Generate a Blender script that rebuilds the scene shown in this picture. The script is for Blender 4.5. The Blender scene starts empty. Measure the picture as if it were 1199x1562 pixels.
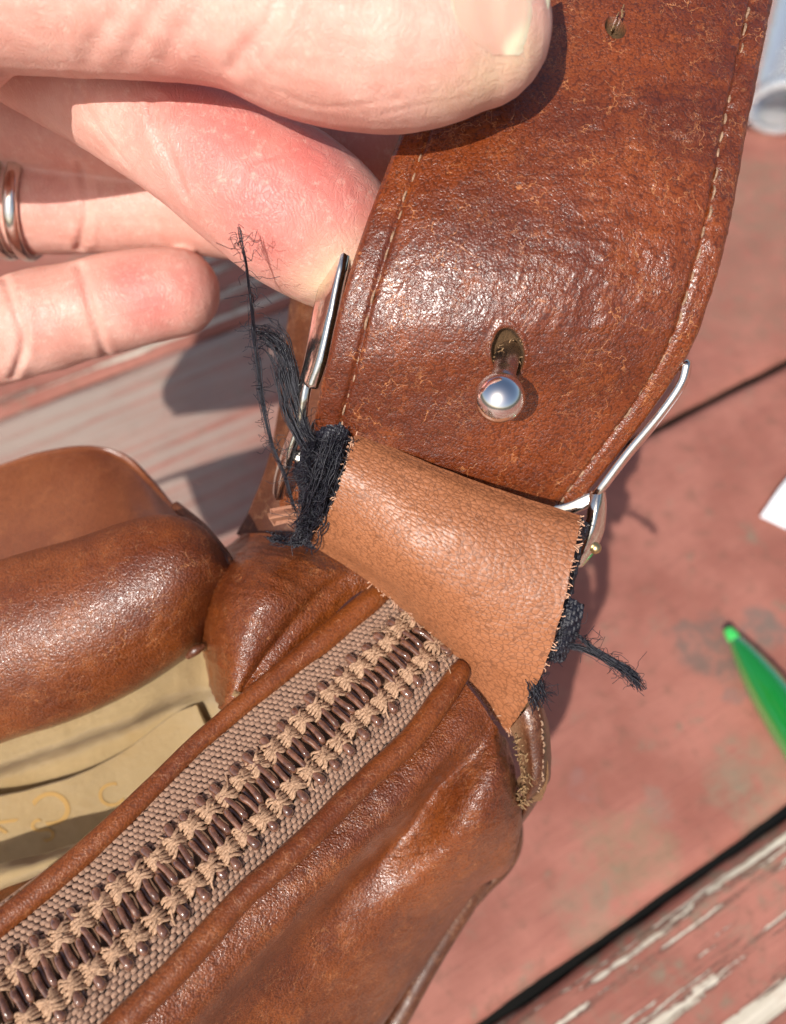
import bpy, bmesh, math, random
import numpy as np
from mathutils import Vector, Matrix
from mathutils.bvhtree import BVHTree
random.seed(4); rng = np.random.default_rng(4)

# ------------------------------------------------------------------ camera, world, sun, exposure
CM = 0.01
TILT = math.radians(33.4); FPX = 1300.0; HC = 25.0          # camera 25 cm above the table top
CT, ST = math.cos(TILT), math.sin(TILT)
scene = bpy.context.scene
COL = scene.collection
cam_d = bpy.data.cameras.new('camera'); cam = bpy.data.objects.new('camera', cam_d); COL.objects.link(cam)
cam.location = (0, 0, HC*CM); cam.rotation_euler = (TILT, 0, 0)
cam_d.sensor_fit = 'VERTICAL'; cam_d.sensor_height = 36.0; cam_d.lens = FPX/1562.0*36.0
cam_d.clip_start = 0.005; cam_d.clip_end = 200.0
cam_d.dof.use_dof = True; cam_d.dof.focus_distance = 0.128; cam_d.dof.aperture_fstop = 15.0
scene.camera = cam

SUN = Vector((-0.305, -0.620, 0.722)).normalized()
world = bpy.data.worlds.new("World"); scene.world = world; world.use_nodes = True
wn = world.node_tree; wn.nodes.clear()
sky = wn.nodes.new('ShaderNodeTexSky'); sky.sky_type = 'NISHITA'; sky.sun_disc = False; sky.dust_density = 3.5; sky.ozone_density = .6; sky.air_density = .9
sky.sun_elevation = math.asin(SUN.z); sky.sun_rotation = math.atan2(SUN.x, SUN.y)
bg = wn.nodes.new('ShaderNodeBackground'); bg.inputs['Strength'].default_value = 0.11
wo = wn.nodes.new('ShaderNodeOutputWorld')
wn.links.new(sky.outputs[0], bg.inputs[0]); wn.links.new(bg.outputs[0], wo.inputs[0])
sl = bpy.data.lights.new('sun', 'SUN'); sl.energy = 4.2; sl.angle = math.radians(0.6); sl.color = (1.0, 0.96, 0.90)
so = bpy.data.objects.new('sun', sl); COL.objects.link(so)
so.rotation_euler = SUN.to_track_quat('Z', 'Y').to_euler(); so.location = SUN*3
scene.view_settings.view_transform = 'Standard'; scene.view_settings.look = 'None'
scene.view_settings.exposure = 0.25; scene.view_settings.gamma = 1.0
scene.cycles.max_bounces = 8; scene.cycles.use_denoising = True

# ------------------------------------------------------------------ placing points (all in cm, metres only when a mesh is written)
def RAY(px, py):
    x = (np.asarray(px, float)-599.5)/FPX; y = (np.asarray(py, float)-781.0)/FPX
    return np.stack([x, -y*CT+ST, -CT-y*ST], -1)
def PD(px, py, d):                       # point seen there, d cm deep along the view axis
    return np.array([0, 0, HC]) + RAY(px, py)*np.asarray(d, float)[..., None]
def PH(px, py, h):                       # point seen there, h cm above the table
    r = RAY(px, py); t = (np.asarray(h, float)-HC)/r[..., 2]
    return np.array([0, 0, HC]) + r*t[..., None]
def PIX(p):
    q = np.asarray(p, float)-np.array([0, 0, HC])
    z = q[..., 1]*ST-q[..., 2]*CT; y = -q[..., 1]*CT-q[..., 2]*ST
    return 599.5+FPX*q[..., 0]/z, 781.0+FPX*y/z, z
def A(*pts): return np.array(pts, float)

# ------------------------------------------------------------------ numpy helpers
_perm = rng.permutation(256); _perm = np.concatenate([_perm]*3)
_grad = rng.normal(size=(256, 3)); _grad /= np.linalg.norm(_grad, axis=1)[:, None]
def pnoise(p):
    p = np.asarray(p, float); i = np.floor(p).astype(int); f = p-i; i &= 255
    u = f*f*f*(f*(f*6-15)+10); out = 0
    for dx in (0, 1):
        for dy in (0, 1):
            for dz in (0, 1):
                h = _perm[_perm[_perm[(i[..., 0]+dx) & 255]+((i[..., 1]+dy) & 255)]+((i[..., 2]+dz) & 255)]
                g = _grad[h]; w = f-np.array([dx, dy, dz])
                wt = (u[..., 0] if dx else 1-u[..., 0])*(u[..., 1] if dy else 1-u[..., 1])*(u[..., 2] if dz else 1-u[..., 2])
                out = out+wt*(g*w).sum(-1)
    return out
def fbm(p, o=4):
    s = 0; a = 1.0
    for k in range(o): s = s+a*pnoise(p*(2**k)+17.3*k); a *= .5
    return s
def ridge(p, o=3):
    s = 0; a = 1.0
    for k in range(o): s = s+a*(1-2*np.abs(pnoise(p*(2**k)+9.1*k))); a *= .5
    return s
def smooth(a, b, x):
    t = np.clip((x-a)/(b-a), 0, 1); return t*t*(3-2*t)
def crW(n, m):                           # Catmull-Rom weights, m samples over n knots
    W = np.zeros((m, n))
    for k, t in enumerate(np.linspace(0, n-1, m)):
        i = min(int(t), n-2); f = t-i
        b = [-.5*f+f*f-.5*f**3, 1-2.5*f*f+1.5*f**3, .5*f+2*f*f-1.5*f**3, -.5*f*f+.5*f**3]
        for j, w in zip((i-1, i, i+1, i+2), b):
            if j < 0: W[k, 0] += 2*w; W[k, 1 if n > 1 else 0] -= w
            elif j > n-1: W[k, n-1] += 2*w; W[k, n-2] -= w
            else: W[k, j] += w
    return W
def spline(pts, m):
    pts = np.asarray(pts, float); return crW(len(pts), m) @ pts
def resample(p, n):
    s = np.concatenate([[0], np.cumsum(np.linalg.norm(np.diff(p, axis=0), axis=1))])
    t = np.linspace(0, s[-1], n)
    return np.stack([np.interp(t, s, p[:, k]) for k in range(p.shape[1])], -1), s[-1]

# ------------------------------------------------------------------ scene objects
def setp(o, label=None, cat=None, group=None, kind=None):
    if label: o['label'] = label
    if cat: o['category'] = cat
    if group: o['group'] = group
    if kind: o['kind'] = kind
    return o
def thing(name, label, cat, at, group=None):
    o = bpy.data.objects.new(name, None); COL.objects.link(o); o.empty_display_size = .01
    o.location = Vector(at)*CM
    return setp(o, label, cat, group)
def ptree(o, parent):                    # parts are built where they stand: a part's own frame is the world's
    o.parent = parent
    if parent.parent is None and parent.type == 'EMPTY': o.matrix_parent_inverse = Matrix.Translation(parent.location).inverted()
def link(name, me, mat, parent=None, smooth_=True):
    o = bpy.data.objects.new(name, me); COL.objects.link(o)
    if mat and not me.materials: me.materials.append(mat)
    if parent: ptree(o, parent)
    return o
def mesh_from(name, V, F, attrs=None, uv=None, smooth_=True):
    me = bpy.data.meshes.new(name)
    me.from_pydata((np.asarray(V)*CM).tolist(), [], F if isinstance(F, list) else F.tolist())
    if smooth_: me.polygons.foreach_set('use_smooth', [True]*len(me.polygons))
    for k, a in (attrs or {}).items():
        at = me.attributes.new(k, 'FLOAT', 'POINT'); at.data.foreach_set('value', np.asarray(a, np.float32))
    if uv is not None:
        l = me.uv_layers.new(name='UVMap'); vi = np.zeros(len(me.loops), int); me.loops.foreach_get('vertex_index', vi)
        l.data.foreach_set('uv', np.asarray(uv, np.float32)[vi].ravel())
    me.update(); return me
class MB:
    def __init__(s): s.V = []; s.F = []; s.n = 0
    def add(s, V, F):
        s.V.append(np.asarray(V, float)); s.F += [[i+s.n for i in f] for f in F]; s.n += len(V)
    def tube(s, pts, r, sides=6, flat=1.0, up=None, cap=True):
        pts = np.asarray(pts, float); n = len(pts); r = np.broadcast_to(np.asarray(r, float), (n,))
        T = np.gradient(pts, axis=0); T /= np.linalg.norm(T, axis=1)[:, None]+1e-9
        a = np.array(up if up is not None else (0.13, 0.21, 0.97), float)
        V = []
        for i in range(n):
            b = np.cross(T[i], a); b /= np.linalg.norm(b)+1e-9; c = np.cross(b, T[i])
            if up is None: a = c
            for k in range(sides):
                th = 2*math.pi*k/sides
                V.append(pts[i]+r[i]*(math.cos(th)*b+flat*math.sin(th)*c))
        F = [[i*sides+k, i*sides+(k+1) % sides, (i+1)*sides+(k+1) % sides, (i+1)*sides+k] for i in range(n-1) for k in range(sides)]
        if cap: F += [list(range(sides))[::-1], list(range((n-1)*sides, n*sides))]
        s.add(V, F); return s
    def build(s, name, mat, parent=None, smooth_=True):
        return link(name, mesh_from(name, np.concatenate(s.V), s.F, smooth_=smooth_), mat, parent)
CAMP = np.array([0, 0, HC])
class Surf:
    """A sheet through a net of points with its own thickness; evaluates positions and normals for things laid on it."""
    def __init__(s, ctrl, nu, nv, mode='d', disp=None, grow=0.0):
        C = np.asarray(ctrl, float)
        Wv, Wu = crW(C.shape[0], nv), crW(C.shape[1], nu)
        G = np.einsum('ai,ijk,bj->abk', Wv, C, Wu)
        s.P = (PD if mode == 'd' else PH)(G[..., 0], G[..., 1], G[..., 2]) if mode in 'dh' else G
        du = np.linalg.norm(np.diff(s.P, axis=1), axis=2).mean(0); dv = np.linalg.norm(np.diff(s.P, axis=0), axis=2).mean(1)
        s.uc = np.concatenate([[0], np.cumsum(du)]); s.vc = np.concatenate([[0], np.cumsum(dv)])
        s.U, s.Vv = np.meshgrid(np.linspace(0, 1, nu), np.linspace(0, 1, nv))
        s.UC, s.VC = np.meshgrid(s.uc, s.vc)
        s.normals(); s.raw = np.zeros(s.P.shape[:2])
        if disp is not None:
            s.P = s.P+s.N*disp(s)[..., None]; s.normals()
    def normals(s):
        a = np.gradient(s.P, axis=1); b = np.gradient(s.P, axis=0); n = np.cross(a, b)
        n /= np.linalg.norm(n, axis=2)[..., None]+1e-12
        c = s.P[s.P.shape[0]//2, s.P.shape[1]//2]
        if np.dot(n[s.P.shape[0]//2, s.P.shape[1]//2], CAMP-c) < 0: n = -n; s.flip = True
        else: s.flip = False
        s.N = n
    def at(s, u, v):
        nv, nu = s.P.shape[:2]; x = np.clip(u, 0, 1)*(nu-1); y = np.clip(v, 0, 1)*(nv-1)
        i = min(int(x), nu-2); j = min(int(y), nv-2); f = x-i; g = y-j
        L = lambda Q: (Q[j, i]*(1-f)+Q[j, i+1]*f)*(1-g)+(Q[j+1, i]*(1-f)+Q[j+1, i+1]*f)*g
        n = L(s.N); return L(s.P), n/np.linalg.norm(n)
    def build(s, name, mat, parent=None, thick=0.0, rough_edge=0.0):
        nv, nu = s.P.shape[:2]; V = s.P.reshape(-1, 3); N = s.N.reshape(-1, 3)
        idx = np.arange(nv*nu).reshape(nv, nu)
        F = np.stack([idx[:-1, :-1], idx[:-1, 1:], idx[1:, 1:], idx[1:, :-1]], -1).reshape(-1, 4)
        if s.flip: F = F[:, ::-1]
        uv = np.stack([s.UC, s.VC], -1).reshape(-1, 2); raw = s.raw.reshape(-1)
        if thick:
            n0 = len(V)
            th = thick*(1-.0*s.U).reshape(-1, 1)
            V = np.concatenate([V, V-N*th]); F2 = F[:, ::-1]+n0
            ring = np.concatenate([idx[0, :], idx[1:, -1], idx[-1, -2::-1], idx[-2:0:-1, 0]])
            nx = np.roll(ring, -1)
            # rim of its own, so that the cut edge can be fibrous
            mid = (V[ring]+V[ring+n0])/2
            cen = V[:n0].mean(0)
            if rough_edge: mid = mid+(rng.normal(size=(len(ring), 3)))*rough_edge
            k = np.arange(len(ring)); m0 = 2*n0
            V = np.concatenate([V, V[ring], mid, V[ring+n0]]); L = len(ring)
            R = np.concatenate([np.stack([m0+k, m0+np.roll(k, -1), m0+L+np.roll(k, -1), m0+L+k], -1),
                                np.stack([m0+L+k, m0+L+np.roll(k, -1), m0+2*L+np.roll(k, -1), m0+2*L+k], -1)])
            if not s.flip: R = R[:, ::-1]
            F = np.concatenate([F, F2, R])
            uv = np.concatenate([uv, uv, uv[ring], uv[ring], uv[ring]])
            raw = np.concatenate([raw, np.ones(n0), np.ones(3*L)])
        s.obj = link(name, mesh_from(name, V, F, {'raw': raw}, uv), mat, parent)
        return s.obj

# ------------------------------------------------------------------ materials
class NT:
    def __init__(s, name):
        s.m = bpy.data.materials.new(name); s.m.use_nodes = True; s.t = s.m.node_tree
        s.b = s.t.nodes['Principled BSDF']
        g = s.n('ShaderNodeNewGeometry'); s.pos = s.vm('SCALE', g.outputs['Position'], 100.0)
    def n(s, t, **k):
        x = s.t.nodes.new(t)
        for a, b in k.items(): setattr(x, a, b)
        return x
    def put(s, sock, v):
        if isinstance(v, bpy.types.NodeSocket): s.t.links.new(v, sock)
        elif sock.type == 'RGBA' and isinstance(v, (tuple, list)): sock.default_value = (*v[:3], 1)
        else: sock.default_value = v
    def vm(s, op, a, b=None):
        x = s.n('ShaderNodeVectorMath', operation=op); s.put(x.inputs[0], a)
        if op == 'SCALE': s.put(x.inputs['Scale'], b)
        elif b is not None: s.put(x.inputs[1], b)
        return x.outputs['Value'] if op in ('LENGTH', 'DISTANCE', 'DOT_PRODUCT') else x.outputs[0]
    def ma(s, op, a, b=0.5, clamp=False):
        x = s.n('ShaderNodeMath', operation=op, use_clamp=clamp); s.put(x.inputs[0], a); s.put(x.inputs[1], b); return x.outputs[0]
    def noise(s, v, sc, det=3, ro=.55, dist=0.0, col=False):
        x = s.n('ShaderNodeTexNoise'); s.put(x.inputs['Vector'], v); s.put(x.inputs['Scale'], sc); x.inputs['Detail'].default_value = det
        x.inputs['Roughness'].default_value = ro; x.inputs['Distortion'].default_value = dist; return x.outputs['Color' if col else 'Fac']
    def vor(s, v, sc, feat='DISTANCE_TO_EDGE', rnd=1.0):
        x = s.n('ShaderNodeTexVoronoi', feature=feat); s.put(x.inputs['Vector'], v); s.put(x.inputs['Scale'], sc); x.inputs['Randomness'].default_value = rnd
        return x.outputs['Distance']
    def wave(s, v, sc, dist=2., det=2, dsc=1., dire='X'):
        x = s.n('ShaderNodeTexWave', bands_direction=dire); s.put(x.inputs['Vector'], v); s.put(x.inputs['Scale'], sc)
        x.inputs['Distortion'].default_value = dist; x.inputs['Detail'].default_value = det; x.inputs['Detail Scale'].default_value = dsc; return x.outputs['Fac']
    def mr(s, v, a, b, c=0., d=1., sm=True):
        x = s.n('ShaderNodeMapRange', interpolation_type='SMOOTHSTEP' if sm else 'LINEAR'); s.put(x.inputs['Value'], v)
        for k, q in zip(('From Min', 'From Max', 'To Min', 'To Max'), (a, b, c, d)): x.inputs[k].default_value = q
        return x.outputs['Result']
    def mix(s, f, a, b, mode='MIX'):
        x = s.n('ShaderNodeMix', data_type='RGBA', blend_type=mode); s.put(x.inputs[0], f); s.put(x.inputs[6], a); s.put(x.inputs[7], b); return x.outputs[2]
    def bump(s, h, st, dist, nrm=None):
        x = s.n('ShaderNodeBump'); s.put(x.inputs['Height'], h); x.inputs['Strength'].default_value = st; x.inputs['Distance'].default_value = dist*CM
        if nrm: s.t.links.new(nrm, x.inputs['Normal'])
        return x.outputs[0]
    def attr(s, a): return s.n('ShaderNodeAttribute', attribute_name=a).outputs['Fac']
    def uv(s): return s.n('ShaderNodeUVMap').outputs[0]
    def mapv(s, v, sc=(1, 1, 1), rot=(0, 0, 0), loc=(0, 0, 0)):
        x = s.n('ShaderNodeMapping'); s.put(x.inputs[0], v); x.inputs['Scale'].default_value = sc; x.inputs['Rotation'].default_value = rot; x.inputs['Location'].default_value = loc
        return x.outputs[0]
    def out(s, **k):
        for a, v in k.items(): s.put(s.b.inputs[a.replace('_', ' ')], v)
        return s.m

def leather(name, dark, mid, light, rough=.38, grain=16., gbump=.5, crack=3.0, crackw=.05, crackcol=None, crackamt=.5, pore=.35, coat=.0, fibre=(.42, .25, .12), stretch=None, scuff=.2, streak=None, pebble=.75, pr=(.52, .76), crough=.27, wk=1., rnd=1., blot=.30, net=0.):
    k = NT(name)
    p = k.pos if not stretch else k.mapv(k.uv(), stretch)
    wob = k.vm('ADD', p, k.vm('SCALE', k.vm('SUBTRACT', k.noise(p, grain*.3, 2, col=True), (.5, .5, .5)), 1.5*wk/grain))
    big = k.noise(k.pos, .5, 5, .6); fine = k.noise(p, grain*2.6, 3, .65)
    e = k.vor(wob, grain); f1 = k.vor(wob, grain, 'F1', rnd)
    dome = k.mr(f1, .08, .85, 1., 0.)
    pores = k.mr(f1, *pr)
    wob2 = k.vm('ADD', k.pos, k.vm('SCALE', k.vm('SUBTRACT', k.noise(k.pos, crack*.6, 4, .65, col=True), (.5, .5, .5)), 2.2/crack))
    cr = k.mr(k.vor(wob2, crack), 0.0, crackw, 1., 0.)
    wob3 = k.vm('ADD', k.pos, k.vm('SCALE', k.vm('SUBTRACT', k.noise(k.pos, crack*2, 4, .65, col=True), (.5, .5, .5)), 1.0/crack))
    cr3 = k.mr(k.vor(wob3, crack*2.6), 0.0, crackw*1.6, 1., 0.)
    cr = k.ma('MULTIPLY', cr, k.mr(k.noise(k.pos, crack*.9, 3), .48, .62))
    cr3 = k.ma('MULTIPLY', cr3, k.mr(k.noise(k.pos, crack*.7, 3), .50, .66))
    cr = k.ma('MAXIMUM', cr, k.ma('MULTIPLY', cr3, .7))
    col = k.mix(k.mr(big, .32, .68), dark, mid); col = k.mix(k.mr(k.noise(k.pos, 2.1, 6, .68), .5, .75, 0, .6), col, light)
    col = k.mix(k.ma('MULTIPLY', k.mr(k.noise(k.pos, 4.3, 6, .72), .52, .72), blot), col, tuple(x*.6 for x in dark))
    col = k.mix(k.ma('MULTIPLY', pores, pore), col, tuple(x*.36 for x in dark))
    if net: col = k.mix(k.ma('MULTIPLY', k.mr(e, .0, .13, 1, 0), net), col, tuple(x*.45 for x in dark))
    if crackcol: col = k.mix(k.ma('MULTIPLY', cr, crackamt), col, crackcol)
    sc = k.ma('MULTIPLY', k.mr(k.noise(k.pos, 5.5, 6, .75), .58, .72), scuff)
    col = k.mix(sc, col, tuple(min(1, x*1.7+.02) for x in light))
    raw = k.attr('raw')
    col = k.mix(raw, col, k.mix(k.noise(k.pos, 22, 4, .8), tuple(x*.25 for x in fibre), fibre))
    h = k.ma('ADD', k.ma('MULTIPLY', dome, pebble), k.ma('MULTIPLY', fine, .35))
    h = k.ma('SUBTRACT', h, k.ma('MULTIPLY', cr, .5))
    nb = k.bump(h, gbump, .012)
    if streak:      # wrinkles that run one way over the skin of the leather
        q = k.mapv(k.uv(), streak); q = k.vm('ADD', q, k.vm('SCALE', k.vm('SUBTRACT', k.noise(k.pos, 1.6, 4, .65, col=True), (.5, .5, .5)), 2.2))
        w = k.noise(q, 1., 5, .62); w = k.ma('ABSOLUTE', k.ma('SUBTRACT', w, .5)); w = k.mr(w, 0., .06)
        nb = k.bump(w, .42, .016, nb)
    nb = k.bump(k.noise(k.pos, 1.6, 2, .5), .10, .05, nb)
    rr = k.ma('ADD', k.ma('MULTIPLY', k.noise(k.pos, 4.5, 4, .7), .26), rough-.13)
    rr = k.mix(raw, rr, (.95, .95, .95))
    cn = k.bump(h, gbump*.55, .012)
    if streak: cn = k.bump(w, .30, .016, cn)
    k.out(Base_Color=col, Roughness=rr, Normal=nb, Specular_IOR_Level=.32, Coat_Weight=k.ma('MULTIPLY', k.ma('SUBTRACT', 1., raw), coat), Coat_Roughness=crough, Coat_Normal=cn)
    return k.m

M = {}
FIB = (.12, .065, .028)
M['strap'] = leather('strap leather', (.098, .0155, .0018), (.195, .0375, .0042), (.28, .066, .010), rough=.46, grain=25, gbump=.60, crack=2.2, crackw=.022, crackcol=(.46, .175, .06), crackamt=.75, pore=.6, coat=.8, scuff=.05, streak=(3.2, 1.1, 1), fibre=FIB, crough=.23)
M['bag'] = leather('bag leather', (.112, .0215, .0028), (.21, .050, .0065), (.30, .082, .016), rough=.46, grain=27, gbump=.85, crack=3.0, crackw=.022, crackcol=(.50, .20, .07), crackamt=.6, pore=.5, coat=.75, scuff=.04, streak=(1.2, 2.8, 1), crough=.21)
M['flap'] = leather('flap leather', (.13, .033, .010), (.19, .058, .019), (.25, .085, .03), rough=.40, grain=29, gbump=.35, crack=3.0, crackw=.022, crackcol=(.46, .18, .065), crackamt=.2, pore=.3, coat=1., scuff=.04, crough=.34)
M['tab'] = leather('tab leather', (.295, .106, .043), (.33, .124, .052), (.355, .140, .062), rough=.46, grain=13, gbump=.62, crack=1.6, crackw=.02, crackcol=(.20, .065, .028), crackamt=.25, pore=.0, net=.75, fibre=(.50, .24, .15), stretch=(.8, 1.3, 1.0), scuff=.0, pebble=1., pr=(.52, .74), coat=.3, crough=.34, wk=.5, rnd=.7, blot=.08)
M['pipe'] = leather('piping leather', (.125, .026, .0038), (.205, .051, .0075), (.29, .088, .021), rough=.44, grain=27, gbump=.45, crack=4., crackw=.04, crackcol=(.50, .23, .11), crackamt=.4, pore=.45, scuff=.12, coat=.5, crough=.25)
M['oldbag'] = leather('worn leather', (.06, .017, .006), (.11, .033, .012), (.19, .072, .030), rough=.44, grain=25, gbump=.5, crack=3., crackw=.03, crackcol=(.40, .21, .11), crackamt=.45, pore=.4, scuff=.15, coat=.6, fibre=(.30, .155, .075))

def simple(name, col, rough=.5, **kw):
    k = NT(name); k.out(Base_Color=col, Roughness=rough, **kw); return k.m
def metal_mat(name, col, rough, scratch=.1):
    k = NT(name); n = k.noise(k.pos, 9, 5, .7)
    k.out(Base_Color=k.mix(k.mr(n, .45, .75), col, tuple(x*.72 for x in col)), Metallic=1., Roughness=k.ma('ADD', k.ma('MULTIPLY', n, scratch), rough), Normal=k.bump(k.noise(k.pos, 6, 3), .12, .03)); return k.m
M['chrome'] = simple('polished chrome', (.86, .84, .82), .035, Metallic=1.)
M['nickel'] = metal_mat('nickel plate', (.80, .77, .70), .10)
M['post'] = metal_mat('worn post', (.62, .55, .50), .22)
M['ringm'] = metal_mat('ring metal', (.78, .75, .69), .12)
M['brass'] = metal_mat('old brass', (.66, .50, .25), .3)

def thread_mat(name, a, b, rough=.75, sc=30):
    k = NT(name); n = k.noise(k.pos, sc, 3, .7)
    k.out(Base_Color=k.mix(k.mr(n, .3, .7), a, b), Roughness=rough, Normal=k.bump(k.noise(k.pos, sc*2, 2), .5, .01), Sheen_Weight=.0); return k.m
M['thread'] = thread_mat('tan thread', (.15, .075, .038), (.38, .24, .155))
M['zthread'] = thread_mat('zipper thread', (.20, .108, .058), (.50, .305, .185), sc=28)
M['black'] = thread_mat('black yarn', (.003, .003, .006), (.016, .016, .027), .42, 60)
M['goldthread'] = thread_mat('yellow fibre', (.12, .065, .028), (.36, .215, .10))
k = NT('zipper coil'); n = k.noise(k.pos, 8, 4, .7)
M['coil'] = k.out(Base_Color=k.mix(k.mr(n, .35, .7), (.085, .034, .020), (.23, .098, .055)), Roughness=k.mr(k.noise(k.pos, 12, 3), .3, .8, .08, .2), Coat_Weight=.9, Coat_Roughness=.05, Normal=k.bump(k.noise(k.pos, 10, 3), .25, .02), Transmission_Weight=.12)
k = NT('zipper tape'); n = k.noise(k.pos, 14, 4, .7)
M['tape'] = k.out(Base_Color=k.mix(k.mr(n, .3, .72), (.13, .065, .036), (.23, .12, .068)), Roughness=.8, Normal=k.bump(k.noise(k.pos, 60, 2), .6, .01))
n_ = NT('zipper weave'); n = n_.noise(n_.pos, 30, 3, .7)
M['weave'] = n_.out(Base_Color=n_.mix(n_.mr(n, .3, .7), (.20, .105, .064), (.37, .22, .145)), Roughness=.75, Normal=n_.bump(n_.noise(n_.pos, 90, 2), .6, .008), Sheen_Weight=.15)

def cloth(name, c1, c2):
    k = NT(name); p = k.mapv(k.uv(), (1, 1, 1), (0, 0, math.radians(38)))
    tw = k.wave(p, 9.0, .6, 2, 3.); t2 = k.wave(k.mapv(k.uv(), (1, 1, 1), (0, 0, math.radians(-50))), 12., .6, 2, 3.)
    w = k.ma('ADD', k.ma('MULTIPLY', tw, .65), k.ma('MULTIPLY', t2, .35))
    st = k.mr(k.noise(k.pos, .9, 5, .65), .42, .72)
    c = k.mix(k.mr(w, .2, .8), tuple(x*.74 for x in c1), c1); c = k.mix(k.ma('MULTIPLY', st, .55), c, c2)
    k.out(Base_Color=c, Roughness=.9, Normal=k.bump(w, .9, .025, k.bump(k.noise(k.pos, 1.7, 5, .6), .6, .16)), Sheen_Weight=.15); return k.m
M['lining'] = cloth('cream twill', (.47, .325, .15), (.36, .225, .08))
M['print'] = simple('ochre print', (.33, .195, .06), .9)

# skin
k = NT('skin')
bl = k.attr('blush'); pal = k.attr('pale')
mot = k.noise(k.pos, 1.3, 5, .6)
c = k.mix(k.mr(mot, .35, .7), (.61, .305, .24), (.69, .40, .325))
c = k.mix(bl, c, (.55, .125, .112)); c = k.mix(pal, c, (.74, .55, .36))
c = k.mix(k.mr(k.noise(k.pos, 7, 5, .75), .52, .70, 0, .38), c, (.76, .53, .43))
q = k.vm('ADD', k.pos, k.vm('SCALE', k.vm('SUBTRACT', k.noise(k.pos, 1.1, 3, col=True), (.5, .5, .5)), .9))
fp = k.wave(k.mapv(q, (1, 1, 1), (.3, .5, .6)), 5.2, 1.6, 2, .8)
q2 = k.vm('ADD', k.mapv(k.pos, (1.5, .55, 1.)), k.vm('SCALE', k.vm('SUBTRACT', k.noise(k.pos, 1.6, 4, .6, col=True), (.5, .5, .5)), 1.3))
ln = k.mr(k.vor(q2, 1.25), 0., .03, 1., 0.)
fl = k.mr(k.vor(k.mapv(q, (1.6, .8, 1.2), (.2, .4, .9)), 9.5), 0, .09)
h = k.ma('ADD', k.ma('MULTIPLY', fp, .30), k.ma('MULTIPLY', fl, .34))
c = k.mix(k.ma('MULTIPLY', ln, .07), c, (.82, .62, .52))
nb = k.bump(h, .68, .011); nb = k.bump(k.ma('MULTIPLY', ln, -1.), .28, .012, nb); nb = k.bump(k.noise(k.pos, 1.6, 3), .2, .05, nb)
M['skin'] = k.out(Base_Color=c, Roughness=k.mr(k.noise(k.pos, 7, 4), .3, .7, .40, .60), Normal=nb, Subsurface_Weight=.3, Subsurface_Scale=.0022, Subsurface_Radius=(1., .38, .24), Specular_IOR_Level=.45)
k = NT('nail'); M['nail'] = k.out(Base_Color=k.mix(k.attr('raw'), (.68, .385, .29), (.80, .66, .47)), Roughness=.28, Subsurface_Weight=.25, Subsurface_Scale=.002, Normal=k.bump(k.noise(k.mapv(k.uv(), (14, 1, 1)), 1., 3), .15, .02))

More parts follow.
